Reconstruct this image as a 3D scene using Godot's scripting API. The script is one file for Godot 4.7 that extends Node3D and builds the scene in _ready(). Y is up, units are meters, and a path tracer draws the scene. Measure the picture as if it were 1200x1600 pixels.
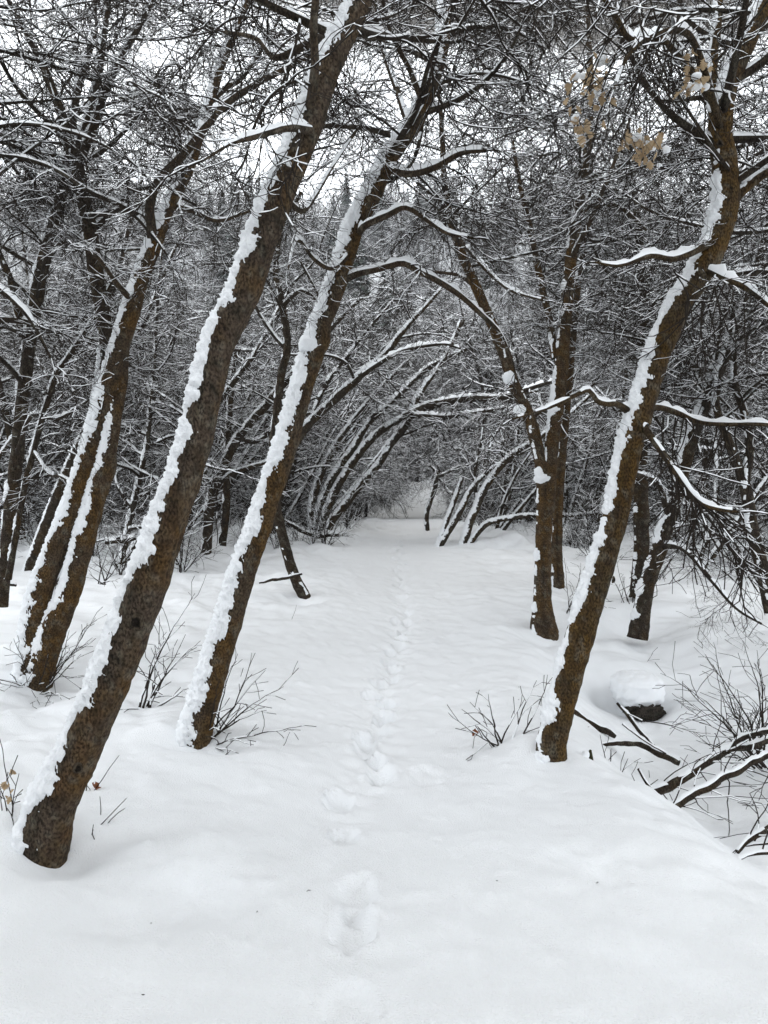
extends Node3D
# A snowed-in woodland path: leaning bare trees, twigs carrying fresh snow, a hillside of firs behind. Metres, y up, the path runs along -z.

class Geo:                                                   # a surface that is being collected
	var v := PackedVector3Array()
	var n := PackedVector3Array()
	var c := PackedColorArray()
	var i := PackedInt32Array()
	func arrays() -> Array:
		var a := []
		a.resize(Mesh.ARRAY_MAX)
		a[Mesh.ARRAY_VERTEX] = v
		a[Mesh.ARRAY_NORMAL] = n
		if c.size() == v.size() and c.size() > 0:
			a[Mesh.ARRAY_COLOR] = c
		a[Mesh.ARRAY_INDEX] = i
		return a
	func grid(rows: int, cols: int, start: int, wrap: bool) -> void:     # quads between consecutive rows
		var last := cols if wrap else cols - 1
		for r in rows - 1:
			for k in last:
				var a := start + r * cols + k
				var e := start + r * cols + (k + 1) % cols
				i.append_array(PackedInt32Array([a, a + cols, e, a + cols, e + cols, e]))
	func smooth(start: int, first: int) -> void:             # normals from the faces that were added since
		for k in range(first, i.size(), 3):
			var a := i[k]
			var b := i[k + 1]
			var d := i[k + 2]
			var f := (v[d] - v[a]).cross(v[b] - v[a])
			n[a] += f
			n[b] += f
			n[d] += f
		for k in range(start, v.size()):
			n[k] = n[k].normalized() if n[k].length_squared() > 1e-16 else Vector3.UP

class Growing:                                               # a tree under construction
	var root: Node3D
	var base: Vector3
	var stems := []
	var wood := SurfaceTool.new()
	var snow := SurfaceTool.new()
	var rng := RandomNumberGenerator.new()
	var sprays := 0

var lumps := FastNoiseLite.new()
var grain := FastNoiseLite.new()
var swell := FastNoiseLite.new()
var bark_material := StandardMaterial3D.new()
var twig_material := StandardMaterial3D.new()
var snow_material := StandardMaterial3D.new()
var crust_material := StandardMaterial3D.new()
var ground_material := StandardMaterial3D.new()
var leaf_material := StandardMaterial3D.new()
var russet_material := StandardMaterial3D.new()
var rock_material := StandardMaterial3D.new()
var fir_material := StandardMaterial3D.new()
var spray_library := []                                      # [elevation bucket][variant] of two-surface meshes
const ELEVATIONS := [-58.0, -28.0, 0.0, 26.0, 52.0, 74.0]
const WIND := Vector3(-0.36, 0.0, 0.12)                      # the snow came in from the left
var taken := {}

# ---- the lie of the land: height at x, d metres ahead of the viewer -------------------------------------------------------
const RISE := [Vector2(-40, -0.3), Vector2(0, 0), Vector2(5, 0), Vector2(7, 0.05), Vector2(9, 0.17), Vector2(11, 0.36), Vector2(14, 0.66), Vector2(17, 0.95), Vector2(19, 1.05), Vector2(22, 0.97), Vector2(26, 0.98), Vector2(32, 1.22), Vector2(45, 1.5), Vector2(60, 5.0), Vector2(90, 22.0), Vector2(130, 45.0), Vector2(180, 64.0), Vector2(420, 75.0)]
const TRAIL := [Vector2(-40, -0.5), Vector2(1, -0.12), Vector2(2.4, -0.05), Vector2(4.6, 0.0), Vector2(8, 0.12), Vector2(11, 0.28), Vector2(17, 0.4), Vector2(26, 0.85), Vector2(36, 1.4), Vector2(420, 20)]
const BROOK := [Vector2(-40, 12), Vector2(0, 4.6), Vector2(2.5, 3.15), Vector2(3.5, 2.62), Vector2(5, 2.3), Vector2(7, 2.35), Vector2(9, 2.6), Vector2(420, 60)]
const TREAD := [Vector2(-40.00, -0.100), Vector2(4.04, -0.200), Vector2(5.03, -0.104), Vector2(6.24, -0.052), Vector2(7.73, 0.064), Vector2(9.31, 0.185), Vector2(10.94, 0.253), Vector2(12.92, 0.267), Vector2(16.73, 0.304), Vector2(40.00, 1.500)]
const DENTS := [Vector4(-1.43, 3.58, 0.26, 0.120), Vector4(-1.09, 3.07, 0.34, 0.130), Vector4(-0.78, 3.26, 0.20, 0.090), Vector4(-1.31, 2.83, 0.50, -0.050), Vector4(-0.88, 3.54, 0.50, -0.040), Vector4(-0.72, 4.82, 0.50, -0.050), Vector4(-1.15, 5.14, 0.20, 0.120), Vector4(0.89, 3.59, 0.60, -0.050), Vector4(1.85, 9.00, 0.28, 0.160), Vector4(-1.11, 10.70, 0.22, 0.120), Vector4(-2.97, 6.66, 0.35, 0.120), Vector4(3.25, 9.71, 0.35, 0.100), Vector4(2.07, 8.93, 0.30, -0.080), Vector4(-1.66, 12.54, 0.50, -0.060), Vector4(2.08, 15.73, 0.70, 0.100), Vector4(-0.15, 4.46, 0.60, 0.030), Vector4(-1.54, 5.50, 0.24, -0.100), Vector4(1.00, 5.16, 0.22, -0.100), Vector4(-1.81, 3.76, 0.25, -0.070), Vector4(-3.46, 6.98, 0.35, -0.100), Vector4(2.77, 8.36, 0.42, -0.160), Vector4(2.48, 8.70, 0.30, -0.080), Vector4(2.34, 7.97, 0.20, 0.100)]
const PRINTS := [Vector4(-0.04, 5.16, 0.22, 0.060), Vector4(-0.14, 5.36, 0.22, 0.060), Vector4(-0.04, 5.79, 0.22, 0.060), Vector4(0.02, 6.52, 0.22, 0.060), Vector4(-0.06, 7.21, 0.20, 0.060), Vector4(0.10, 7.73, 0.20, 0.050), Vector4(0.08, 8.40, 0.20, 0.060), Vector4(0.19, 9.00, 0.20, 0.060), Vector4(0.28, 9.81, 0.20, 0.050), Vector4(-0.12, 3.29, 0.30, 0.040), Vector4(-0.12, 3.02, 0.28, 0.045), Vector4(-0.12, 2.50, 0.30, 0.028), Vector4(-0.20, 3.91, 0.24, 0.050), Vector4(-0.26, 4.41, 0.26, 0.060), Vector4(-0.01, 4.84, 0.26, 0.050), Vector4(0.26, 4.78, 0.30, 0.025), Vector4(-0.12, 5.58, 0.26, 0.080), Vector4(0.00, 6.11, 0.24, 0.080), Vector4(-0.10, 6.78, 0.26, 0.070), Vector4(0.07, 7.37, 0.22, 0.060), Vector4(0.04, 8.05, 0.20, 0.060), Vector4(0.16, 8.69, 0.22, 0.060), Vector4(0.23, 9.31, 0.20, 0.060), Vector4(0.15, 9.88, 0.20, 0.050), Vector4(0.32, 10.35, 0.20, 0.060), Vector4(0.20, 10.94, 0.20, 0.060), Vector4(0.33, 11.61, 0.20, 0.060), Vector4(0.21, 12.26, 0.20, 0.060), Vector4(0.33, 12.92, 0.20, 0.060), Vector4(0.22, 13.60, 0.20, 0.060), Vector4(0.34, 14.21, 0.22, 0.060), Vector4(0.22, 14.87, 0.22, 0.060), Vector4(0.33, 15.50, 0.24, 0.060), Vector4(0.23, 16.12, 0.26, 0.060), Vector4(0.33, 16.73, 0.28, 0.060), Vector4(0.84, 11.32, 0.40, 0.030), Vector4(0.33, 4.01, 0.45, 0.008)]

func along(line: Array, d: float) -> float:                  # smooth curve through (d, value) points
	var k := 0
	while k < line.size() - 2 and line[k + 1].x < d:
		k += 1
	var a: Vector2 = line[k]
	var b: Vector2 = line[k + 1]
	var before: Vector2 = line[maxi(k - 1, 0)]
	var after: Vector2 = line[mini(k + 2, line.size() - 1)]
	var s := b.x - a.x
	var m0 := (b.y - before.y) / (b.x - before.x) * s
	var m1 := (after.y - a.y) / (after.x - a.x) * s
	var t := clampf((d - a.x) / s, 0.0, 1.0)
	var t2 := t * t
	var t3 := t2 * t
	return (2 * t3 - 3 * t2 + 1) * a.y + (t3 - 2 * t2 + t) * m0 + (3 * t2 - 2 * t3) * b.y + (t3 - t2) * m1

func land(x: float, d: float) -> float:                      # without the fine unevenness
	var h := along(RISE, d)
	var off := x - along(TRAIL, d)
	var f := off / 0.85
	h -= 0.07 * exp(-f * f * f * f) * clampf((34.0 - d) / 10.0, 0.0, 1.0)
	if d < 11.0:
		var w := x - along(BROOK, d)
		w = w / (0.62 if w < 0.0 else 1.15)
		h -= 0.62 * exp(-w * w) * smoothstep(10.5, 7.5, d)
	for k: Vector4 in DENTS:                                          # x, d, radius, depth
		var q := ((x - k.x) * (x - k.x) + (d - k.y) * (d - k.y)) / (k.z * k.z)
		if q < 6.0:
			h -= k.w * exp(-q)
	return h

func ground_height(x: float, d: float) -> float:
	var h := land(x, d)
	var far := clampf((d - 45.0) / 40.0, 0.0, 1.0)
	var aside := clampf(absf(x - along(TRAIL, d)) - 0.5, 0.0, 1.6) / 1.6
	h += swell.get_noise_2d(x * 0.9, d * 0.9) * 0.09 * aside + swell.get_noise_2d(x * 2.6 + 50.0, d * 2.6) * 0.035 * (0.35 + 0.65 * aside)
	h += (swell.get_noise_2d(x * 0.75 + 9.0, d * 0.5) * 0.34 + 0.06) * aside * smoothstep(13.0, 18.0, d) * smoothstep(40.0, 26.0, d)
	h += lumps.get_noise_2d(x * 2.2, d * 2.2) * 0.012 + swell.get_noise_2d(x * 0.06, d * 0.06) * 9.0 * far
	h += lumps.get_noise_2d(x * 11.0, d * 11.0) * 0.0022 + maxf(0.0, lumps.get_noise_2d(x * 5.0 + 70.0, d * 5.0) - 0.33) * 0.03
	return h

func print_depth(x: float, d: float) -> float:
	var mid := x - along(TREAD, d)
	var h := 0.05 * exp(-mid * mid / 0.03) * smoothstep(3.6, 5.2, d) * (1.0 + lumps.get_noise_2d(x * 4.0, d * 3.0))
	for p: Vector4 in PRINTS:                                         # x, d, length, depth
		var dx := (x - p.x) / (p.z * 0.27)
		var dd := (d - p.y) / (p.z * 0.5)
		if absf(dx) > 3.0 or absf(dd) > 3.0:
			continue
		var q := dx * dx + dd * dd
		q *= 1.0 + 0.5 * lumps.get_noise_2d(x * 9.0, d * 7.0) + 0.25 * lumps.get_noise_2d(x * 23.0, d * 23.0)
		if q < 5.0:
			h += p.w * 1.3 * (0.8 * exp(-q * q * q * 0.7) - 0.14 * exp(-(q - 2.0) * (q - 2.0) * 1.2))
	return h


func numbered(called: String) -> String:
	if not taken.has(called):
		taken[called] = 0
		return called
	taken[called] += 1
	return "%s_%03d" % [called, taken[called]]

func thing(called: String, label: String, category: String, at := Vector3.ZERO, group := "") -> Node3D:
	var o := Node3D.new()
	o.name = numbered(called)
	add_child(o)
	o.position = at
	o.set_meta("label", label)
	o.set_meta("category", category)
	if group:
		o.set_meta("group", group)
	return o

func part(called: String, surfaces: Array, parent: Node, stuff := false) -> MeshInstance3D:     # surfaces: [Geo, material, Geo, material ...]
	var m := ArrayMesh.new()
	for k in range(0, surfaces.size(), 2):
		var g: Geo = surfaces[k]
		if g.i.size():
			m.add_surface_from_arrays(Mesh.PRIMITIVE_TRIANGLES, g.arrays())
			m.surface_set_material(m.get_surface_count() - 1, surfaces[k + 1])
	var o := MeshInstance3D.new()
	o.mesh = m
	o.name = called
	parent.add_child(o, true)
	if stuff:
		o.set_meta("kind", "stuff")
	return o

# ---- curves -----------------------------------------------------------------------------------------------------------------

func resample(ctrl: Array, rad: Array, step: float) -> Array:            # Catmull-Rom through the points
	var pts := PackedVector3Array()
	var rr := PackedFloat32Array()
	var n := ctrl.size()
	for k in n - 1:
		var p1: Vector3 = ctrl[k]
		var p2: Vector3 = ctrl[k + 1]
		var p0: Vector3 = ctrl[k - 1] if k > 0 else p1 * 2.0 - p2
		var p3: Vector3 = ctrl[k + 2] if k + 2 < n else p2 * 2.0 - p1
		var m := maxi(1, int(round(p1.distance_to(p2) / step)))
		for s in m:
			var t := float(s) / m
			pts.append(p1.cubic_interpolate(p2, p0, p3, t))
			rr.append(lerpf(rad[k], rad[k + 1], t))
	pts.append(ctrl[n - 1])
	rr.append(rad[n - 1])
	return [pts, rr]

func tangents(pts: PackedVector3Array) -> PackedVector3Array:
	var t := PackedVector3Array()
	for k in pts.size():
		t.append((pts[mini(k + 1, pts.size() - 1)] - pts[maxi(k - 1, 0)]).normalized())
	return t

func across(d: Vector3) -> Vector3:
	return (Vector3.UP - d * d.y).normalized() if absf(d.y) < 0.98 else (Vector3.LEFT - d * -d.x).normalized()

func thin_tube(g: Geo, pts: PackedVector3Array, rr: PackedFloat32Array, sides: int) -> void:
	var t := tangents(pts)
	var u := across(t[0])
	var start := g.v.size()
	for k in pts.size():
		u = (u - t[k] * u.dot(t[k])).normalized()
		var w := t[k].cross(u)
		for s in sides:
			var a := TAU * s / sides
			var r := u * cos(a) + w * sin(a)
			g.v.append(pts[k] + r * rr[k])
			g.n.append(r)
	g.grid(pts.size(), sides, start, true)

func snow_ribbon(g: Geo, pts: PackedVector3Array, rr: PackedFloat32Array, profile: int, load_: float, shift: float, spread := 0.72) -> void:   # snow lying along a branch
	var t := tangents(pts)
	var start := 0
	var rows := 0
	for k in pts.size():
		var d := t[k]
		var flat := sqrt(maxf(0.0, 1.0 - d.y * d.y))
		var w := d.cross(Vector3.UP)
		if w.length() < 0.05:
			w = Vector3.RIGHT
		w = w.normalized()
		var u := w.cross(d)
		var q := pts[k] * 9.0 + Vector3(shift, 0, 0)
		var patch := lumps.get_noise_3dv(q * 0.55) * (2.3 if rr[k] > 0.009 else 1.7) + (0.75 if rr[k] > 0.009 else 0.36) + (flat - 0.62) * 1.2
		var h := clampf(patch * 1.4, 0.0, 1.0) * load_ * (0.0046 + 0.62 * minf(rr[k], 0.03)) * flat * (1.0 + 0.95 * lumps.get_noise_3dv(q * 2.1))
		if h < 0.0016 or k == pts.size() - 1:
			if rows > 1:
				g.grid(rows, profile, start, false)
			rows = 0
			if h < 0.0016:
				continue
		if rows == 0:
			start = g.v.size()
		var edge := 0.3 if rows == 0 else 1.0
		rows += 1
		var wide := (spread if rr[k] > 0.009 else 1.15) * (1.0 + 0.3 * lumps.get_noise_3dv(q * 1.3))
		var spill := 0.0012 * load_ * minf(1.0, h / 0.006)
		for s in profile:
			var f := 2.0 * s / (profile - 1) - 1.0
			var a := f * wide * lerpf(0.7, 1.0, edge)
			var dome := sqrt(maxf(0.0, 1.0 - f * f))
			var uneven := 1.0 + 0.35 * lumps.get_noise_3dv((q + w * f * 2.0) * 3.5)
			g.v.append(pts[k] + w * (sin(a) * (rr[k] + spill)) + u * (cos(a) * rr[k] - rr[k] * 0.04 + h * edge * dome * uneven))
			g.n.append((w * f * 0.9 + u * (0.25 + dome)).normalized())
	if rows > 1:
		g.grid(rows, profile, start, false)

func trunk_bark(g: Geo, pts: PackedVector3Array, rr: PackedFloat32Array, sides: int, tone: Color, moss: Color, moss_share: float, rough: float) -> void:
	var t := tangents(pts)
	var u := across(t[0])
	var start := g.v.size()
	var first := g.i.size()
	var run := 0.0
	var flared := rough >= 1.0 and rr[0] > 0.035 and t[mini(8, t.size() - 1)].y > 0.4
	for k in pts.size():
		u = (u - t[k] * u.dot(t[k])).normalized()
		var w := t[k].cross(u)
		if k > 0:
			run += pts[k].distance_to(pts[k - 1])
		var foot := exp(-maxf(0.0, run - 0.24) / 0.13) if flared else 0.0
		var su := (Vector3.UP + WIND)
		su = su - t[k] * su.dot(t[k])
		su = su.normalized()
		for s in sides:
			var a := TAU * s / sides
			var r := u * cos(a) + w * sin(a)
			var q := pts[k] + r * rr[k]
			var bump := swell.get_noise_3dv(q * 3.2) * 0.13 + lumps.get_noise_3dv(Vector3(q.x * 13.0, q.y * 7.0, q.z * 13.0)) * 0.06 + grain.get_noise_3dv(q * 46.0) * 0.03
			g.v.append(pts[k] + r * rr[k] * (1.0 + rough * bump + foot * (0.035 + 0.04 * cos(3.0 * a + pts[0].x * 40.0))))
			g.n.append(Vector3.ZERO)
			var m := clampf((swell.get_noise_3dv(q * 2.3 + Vector3(7, 3, 1)) * 1.3 + lumps.get_noise_3dv(q * 5.0) * 0.6 + moss_share) , 0.0, 1.0)
			var col := tone.lerp(moss, m)
			var black := clampf((lumps.get_noise_3dv(q * 11.0 + Vector3(0, 9, 0)) - 0.1) * 4.0, 0.0, 1.0)
			var wet := clampf(1.0 - absf(r.dot(su) - 0.42) * 3.2, 0.0, 1.0) * clampf(0.75 + 1.3 * lumps.get_noise_3dv(q * 7.0), 0.0, 1.0)
			col = col.lerp(Color(0.018, 0.015, 0.012), maxf(black * 0.55, wet * 0.8))
			var lichen := clampf((lumps.get_noise_3dv(q * 13.0 + Vector3(31, 0, 0)) - 0.27) * 8.0, 0.0, 1.0)
			col = col.lerp(Color(0.23, 0.22, 0.18), lichen * 0.38)
			g.c.append(col)
	g.grid(pts.size(), sides, start, true)
	g.smooth(start, first)

func trunk_snow(g: Geo, pts: PackedVector3Array, rr: PackedFloat32Array, around: int, thick: float, cover: float) -> void:     # the crust stuck to the upper, windward side
	var t := tangents(pts)
	var start := g.v.size()
	var first := g.i.size()
	var depth := PackedFloat32Array()
	for k in pts.size():
		var d := t[k]
		var raw := Vector3.UP + WIND
		raw -= d * raw.dot(d)
		var lean := raw.length()
		var u := raw.normalized()
		var w := d.cross(u)
		var hold := clampf((lean - 0.43 + cover + swell.get_noise_3dv(pts[k] * 3.3 + Vector3(0, 0, 40)) * 0.52) * 3.2, 0.0, 1.0)
		var patchy := clampf(hold * 2.2 + 0.15 * signf(hold - 0.02) + lumps.get_noise_3dv(pts[k] * 8.0) * 0.9, 0.0, 1.0)
		for s in around:
			var a := lerpf(-1.62, 1.62, float(s) / (around - 1))
			var r := u * cos(a) + w * sin(a)
			var q := pts[k] + r * rr[k]
			var reach := (lerpf(0.3, 1.0, hold) + maxf(cover, 0.0) * 0.8 * hold) * 0.82 * (1.0 + 0.6 * swell.get_noise_3dv(q * 2.6 + Vector3(3, 0, 0)) + 0.5 * lumps.get_noise_3dv(q * 7.0) + 0.26 * lumps.get_noise_3dv(q * 19.0) + 0.2 * grain.get_noise_3dv(q * 44.0))
			var e := 1.0 - absf(a) / maxf(reach, 0.05)
			var body := clampf(e * 2.1, 0.0, 1.0)
			body = body * (2.0 - body)
			var bumpy := 0.62 + 0.62 * lumps.get_noise_3dv(q * 16.0) + 0.5 * absf(grain.get_noise_3dv(q * 24.0)) + 0.42 * grain.get_noise_3dv(q * 42.0) + 0.25 * grain.get_noise_3dv(q * 85.0)
			var h := thick * body * maxf(bumpy, 0.16) * patchy if e > 0.0 else 0.0
			depth.append(h)
			g.v.append(pts[k] + r * (rr[k] * (1.0 if h > 0.0 else 0.86) + h))
			g.n.append(Vector3.ZERO)
	for k in pts.size() - 1:
		for s in around - 1:
			var a := k * around + s
			if depth[a] + depth[a + 1] + depth[a + around] + depth[a + around + 1] > 0.0:
				g.i.append_array(PackedInt32Array([start + a, start + a + around, start + a + 1, start + a + around, start + a + around + 1, start + a + 1]))
	g.smooth(start, first)

func clump(g: Geo, at: Vector3, size: Vector3, rough := 0.28, rows := 10, cols := 16, square := 1.0) -> void:          # a heap of snow
	var start := g.v.size()
	var first := g.i.size()
	for r in rows + 1:
		var e := PI * r / rows - PI / 2
		for s in cols:
			var a := TAU * s / cols
			var d := Vector3(cos(e) * cos(a), sin(e), cos(e) * sin(a))
			if square < 1.0:
				d = Vector3(signf(d.x) * pow(absf(d.x), square), signf(d.y) * pow(absf(d.y), square), signf(d.z) * pow(absf(d.z), square))
			var q := at + d * size
			var f := 1.0 + rough * (lumps.get_noise_3dv(q * 11.0) + 0.8 * lumps.get_noise_3dv(q * 27.0))
			g.v.append(at + d * size * f)
			g.n.append(Vector3.ZERO)
	var i0 := g.i.size()
	g.grid(rows + 1, cols, start, true)
	for k in range(i0, g.i.size(), 3):                        # the rings run upwards, so turn the faces
		var x := g.i[k]
		g.i[k] = g.i[k + 1]
		g.i[k + 1] = x
	g.smooth(start, first)

# ---- twigs ------------------------------------------------------------------------------------------------------------------

func turn(d: Vector3, by: float, rng: RandomNumberGenerator) -> Vector3:
	var axis := d.cross(Vector3(rng.randf_range(-1, 1), rng.randf_range(-1, 1), rng.randf_range(-1, 1)))
	return d.rotated(axis.normalized(), by) if axis.length() > 0.01 else d

func twig(b: Geo, s: Geo, at: Vector3, dir: Vector3, length: float, r: float, level: int, rng: RandomNumberGenerator, load_: float, sag: float, fork := 1.0) -> void:
	var seg: float = [0.08, 0.065, 0.055, 0.045][level]
	var n := maxi(2, int(round(length / seg)))
	var pts := PackedVector3Array([at])
	var rr := PackedFloat32Array([r])
	var d := dir
	var p := at
	var side := 1.0
	var tip: float = [0.0036, 0.0026, 0.002, 0.0014][level]
	var bend := Vector3(rng.randfn(0, 1), rng.randfn(0, 0.7), rng.randfn(0, 1)) * 0.09
	for k in n:
		if rng.randf() < 0.28:
			bend = Vector3(rng.randfn(0, 1), rng.randfn(0, 0.7), rng.randfn(0, 1)) * [0.12, 0.15, 0.18, 0.2][level]
		if rng.randf() < [0.16, 0.3, 0.34, 0.34][level]:
			d = turn(d, rng.randf_range(0.2, 0.65), rng)
		d = (d + bend + Vector3(0, (0.05 if k > n * 0.5 else -0.04) - sag, 0)).normalized()
		p += d * seg * rng.randf_range(0.8, 1.25)
		pts.append(p)
		var f := float(k + 1) / n
		rr.append(maxf(lerpf(r, tip, f), 0.0012))
		if level < 3 and k >= 1 and k < n:
			var chance: float = [0.62, 0.42, 0.2][level] * fork
			for pair in 2:
				if rng.randf() < chance * (1.0 if pair == 0 else 0.45):
					var axis := d.cross(Vector3(rng.randf_range(-0.6, 0.6), 1.0, rng.randf_range(-0.6, 0.6))).normalized()
					axis = axis.cross(d).normalized().lerp(axis, rng.randf_range(-0.7, 0.7)).normalized()
					var cd := d.rotated(axis, side * rng.randf_range(0.4, 1.0))
					side = -side
					var cl := length * rng.randf_range(0.26, 0.7) * (1.15 - 0.6 * f)
					if cl > 0.05:
						twig(b, s, p, cd, cl, maxf(rr[k] * 0.66, 0.002), level + 1, rng, load_, sag * 0.6, fork)
	thin_tube(b, pts, rr, 4 if level == 0 else 3)
	if level < 2 or (level == 2 and rng.randf() < 0.35):
		snow_ribbon(s, pts, rr, 5 if level == 0 else 3, load_ * [1.0, 0.78, 0.55, 0.4][level], rng.randf() * 50.0)

func make_sprays(rng: RandomNumberGenerator) -> void:
	for e in ELEVATIONS:
		var row := []
		for k in 9:
			var b := Geo.new()
			var s := Geo.new()
			var a := deg_to_rad(e)
			twig(b, s, Vector3.ZERO, Vector3(cos(a), sin(a), 0), rng.randf_range(1.05, 1.6), 0.0105, 0, rng, 1.2, 0.025)
			var m := ArrayMesh.new()
			m.add_surface_from_arrays(Mesh.PRIMITIVE_TRIANGLES, b.arrays())
			m.add_surface_from_arrays(Mesh.PRIMITIVE_TRIANGLES, s.arrays())
			row.append(m)
		spray_library.append(row)

func spray(t: Growing, at: Vector3, d: Vector3, size: float) -> void:
	var e := rad_to_deg(asin(clampf(d.y, -1.0, 1.0)))
	var best := 0
	for k in ELEVATIONS.size():
		if absf(ELEVATIONS[k] - e) < absf(ELEVATIONS[best] - e):
			best = k
	var m: ArrayMesh = spray_library[best][t.rng.randi() % 9]
	var x := Transform3D(Basis(Vector3.UP, atan2(-d.z, d.x)).scaled(Vector3.ONE * size), at)
	t.wood.append_from(m, 0, x)
	t.snow.append_from(m, 1, x)
	t.sprays += 1

func dress(t: Growing, pts: PackedVector3Array, from: float, per_metre: float, size: float, down := 0.0) -> void:     # twigs along a limb
	var tt := tangents(pts)
	var n := pts.size()
	var due := 0.0
	for k in range(1, n):
		var f := float(k) / (n - 1)
		if f < from:
			continue
		due += pts[k].distance_to(pts[k - 1]) * per_metre
		while due > 0.0:
			due -= t.rng.randf_range(0.6, 1.4)
			var az := Vector3(tt[k].x, 0, tt[k].z)
			if az.length() < 0.15:
				az = Vector3.RIGHT.rotated(Vector3.UP, t.rng.randf() * TAU)
			az = az.normalized().rotated(Vector3.UP, (1.0 if t.rng.randf() < 0.5 else -1.0) * t.rng.randf_range(0.25, 1.5))
			var el := clampf(asin(clampf(tt[k].y, -1, 1)) * 0.6 + t.rng.randf_range(-0.65, 0.75) - down, -1.2, 1.3)
			spray(t, pts[k], az * cos(el) + Vector3(0, sin(el), 0), size * t.rng.randf_range(0.55, 1.15) * (1.1 - 0.35 * f))
	spray(t, pts[n - 1], tt[n - 1], size * 0.8)

# ---- trees ------------------------------------------------------------------------------------------------------------------

func begin_tree(called: String, label: String, at: Vector3, number: int, group := "") -> Growing:
	var t := Growing.new()
	t.root = thing(called, label, "tree", at, group)
	t.base = at
	t.rng.seed = number
	t.wood.begin(Mesh.PRIMITIVE_TRIANGLES)
	t.snow.begin(Mesh.PRIMITIVE_TRIANGLES)
	return t

func local(pts: PackedVector3Array, base: Vector3) -> PackedVector3Array:
	var o := PackedVector3Array()
	for p in pts:
		o.append(p - base)
	return o

func stem(t: Growing, ctrl: Array, rad: Array, tone: Color, moss: Color, share: float, thick := 0.03, cover := 0.0, fine := 1.0) -> Array:
	var a := resample(ctrl, rad, 0.028 / fine)
	var pts := local(a[0], t.base)
	var rr: PackedFloat32Array = a[1]
	var g := Geo.new()
	trunk_bark(g, pts, rr, int(clampf(rr[0] * 190.0, 9, 30)), tone, moss, share, 1.0)
	var o := part("trunk", [g, bark_material], t.root)
	if thick > 0.0:
		a = resample(ctrl, rad, 0.013 / fine)
		var s := Geo.new()
		trunk_snow(s, local(a[0], t.base), a[1], int(40 * minf(fine, 1.0)), thick, cover)
		part("snow_crust", [s, crust_material], o)
	t.stems.append([pts, rr])
	return [pts, rr]

func limb(t: Growing, ctrl: Array, rad: Array, tone: Color, twigs := 4.0, size := 0.75, from := 0.25, load_ := 1.3, down := 0.0) -> void:
	var a := resample(ctrl, rad, 0.04)
	limb_along(t, local(a[0], t.base), a[1], tone, twigs, size, from, load_, down)

func limb_along(t: Growing, pts: PackedVector3Array, rr: PackedFloat32Array, tone: Color, twigs: float, size: float, from: float, load_ := 1.3, down := 0.0) -> void:
	var g := Geo.new()
	trunk_bark(g, pts, rr, 8 if rr[0] > 0.02 else 6, tone, tone * 0.7, 0.2, 0.7)
	var s := Geo.new()
	snow_ribbon(s, pts, rr, 7, load_, t.rng.randf() * 40.0)
	var o := part("limb", [g, bark_material], t.root)
	if s.i.size():
		part("snow_line", [s, snow_material], o)
	dress(t, pts, from, twigs, size, down)

func wander(t: Growing, at: Vector3, d: Vector3, length: float, r: float, lift: float) -> Array:      # a limb that grows by itself
	var pts := PackedVector3Array([at])
	var rr := PackedFloat32Array([r])
	var n := int(length / 0.075)
	var bend := Vector3(t.rng.randf_range(-1, 1), t.rng.randf_range(-0.6, 0.6), t.rng.randf_range(-1, 1)) * 0.05
	for k in n:
		if t.rng.randf() < 0.22:
			bend = Vector3(t.rng.randf_range(-1, 1), t.rng.randf_range(-0.7, 0.7), t.rng.randf_range(-1, 1)) * 0.13
		d = (d + bend + Vector3(0, lift, 0)).normalized()
		at += d * 0.075
		pts.append(at)
		rr.append(maxf(r * pow(1.0 - float(k + 1) / (n + 2), 0.8), 0.005))
	return [pts, rr]

func crown(t: Growing, which: int, from_y: float, count: int, length: float, twigs := 4.5, size := 0.75, tone := Color(0.06, 0.048, 0.036)) -> void:
	var pts: PackedVector3Array = t.stems[which][0]
	var rr: PackedFloat32Array = t.stems[which][1]
	var first := pts.size()
	for k in pts.size():
		if pts[k].y + t.base.y > from_y:
			first = k
			break
	if first >= pts.size() - 3:
		return
	var az := t.rng.randf() * TAU
	for k in count:
		var at := first + int((pts.size() - 2 - first) * (k + t.rng.randf()) / count)
		az += 2.4 + t.rng.randf_range(-0.5, 0.5)
		var tries := 0
		var run := []
		while tries < 6:
			tries += 1
			var el := t.rng.randf_range(0.05, 0.9)
			var d := Vector3(cos(az) * cos(el), sin(el), sin(az) * cos(el))
			run = wander(t, pts[at], d, length * t.rng.randf_range(0.6, 1.15), minf(rr[at] * 0.45, 0.032) * t.rng.randf_range(0.6, 1.0), t.rng.randf_range(-0.05, 0.05))
			var end: Vector3 = run[0][run[0].size() - 1] + t.base
			if end.z < -3.3 and end.y > 1.6 + 0.1 * -end.z and end.y < 2.2 + 0.67 * -end.z:
				break
			run = []
			az += 1.3
		if run.is_empty():
			continue
		limb_along(t, run[0], run[1], tone, twigs, size, 0.15)

func drape(t: Growing, ctrl: Array, count: int, dir: Vector3, length: float, load_ := 0.5) -> void:      # long twigs hanging off a limb
	var a := resample(ctrl, range(ctrl.size()).map(func(_k): return 0.01), 0.02)
	var pts := local(a[0], t.base)
	var b := Geo.new()
	var s := Geo.new()
	for k in count:
		var at := pts[t.rng.randi() % pts.size()]
		var d := (dir + Vector3(t.rng.randfn(0, 0.5), t.rng.randfn(0, 0.35), t.rng.randfn(0, 0.5))).normalized()
		twig(b, s, at, d, length * t.rng.randf_range(0.45, 1.2), 0.0055, 0, t.rng, load_, 0.045, 0.75)
	part("hanging_twigs", [b, twig_material, s, snow_material], t.root, true)

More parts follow.
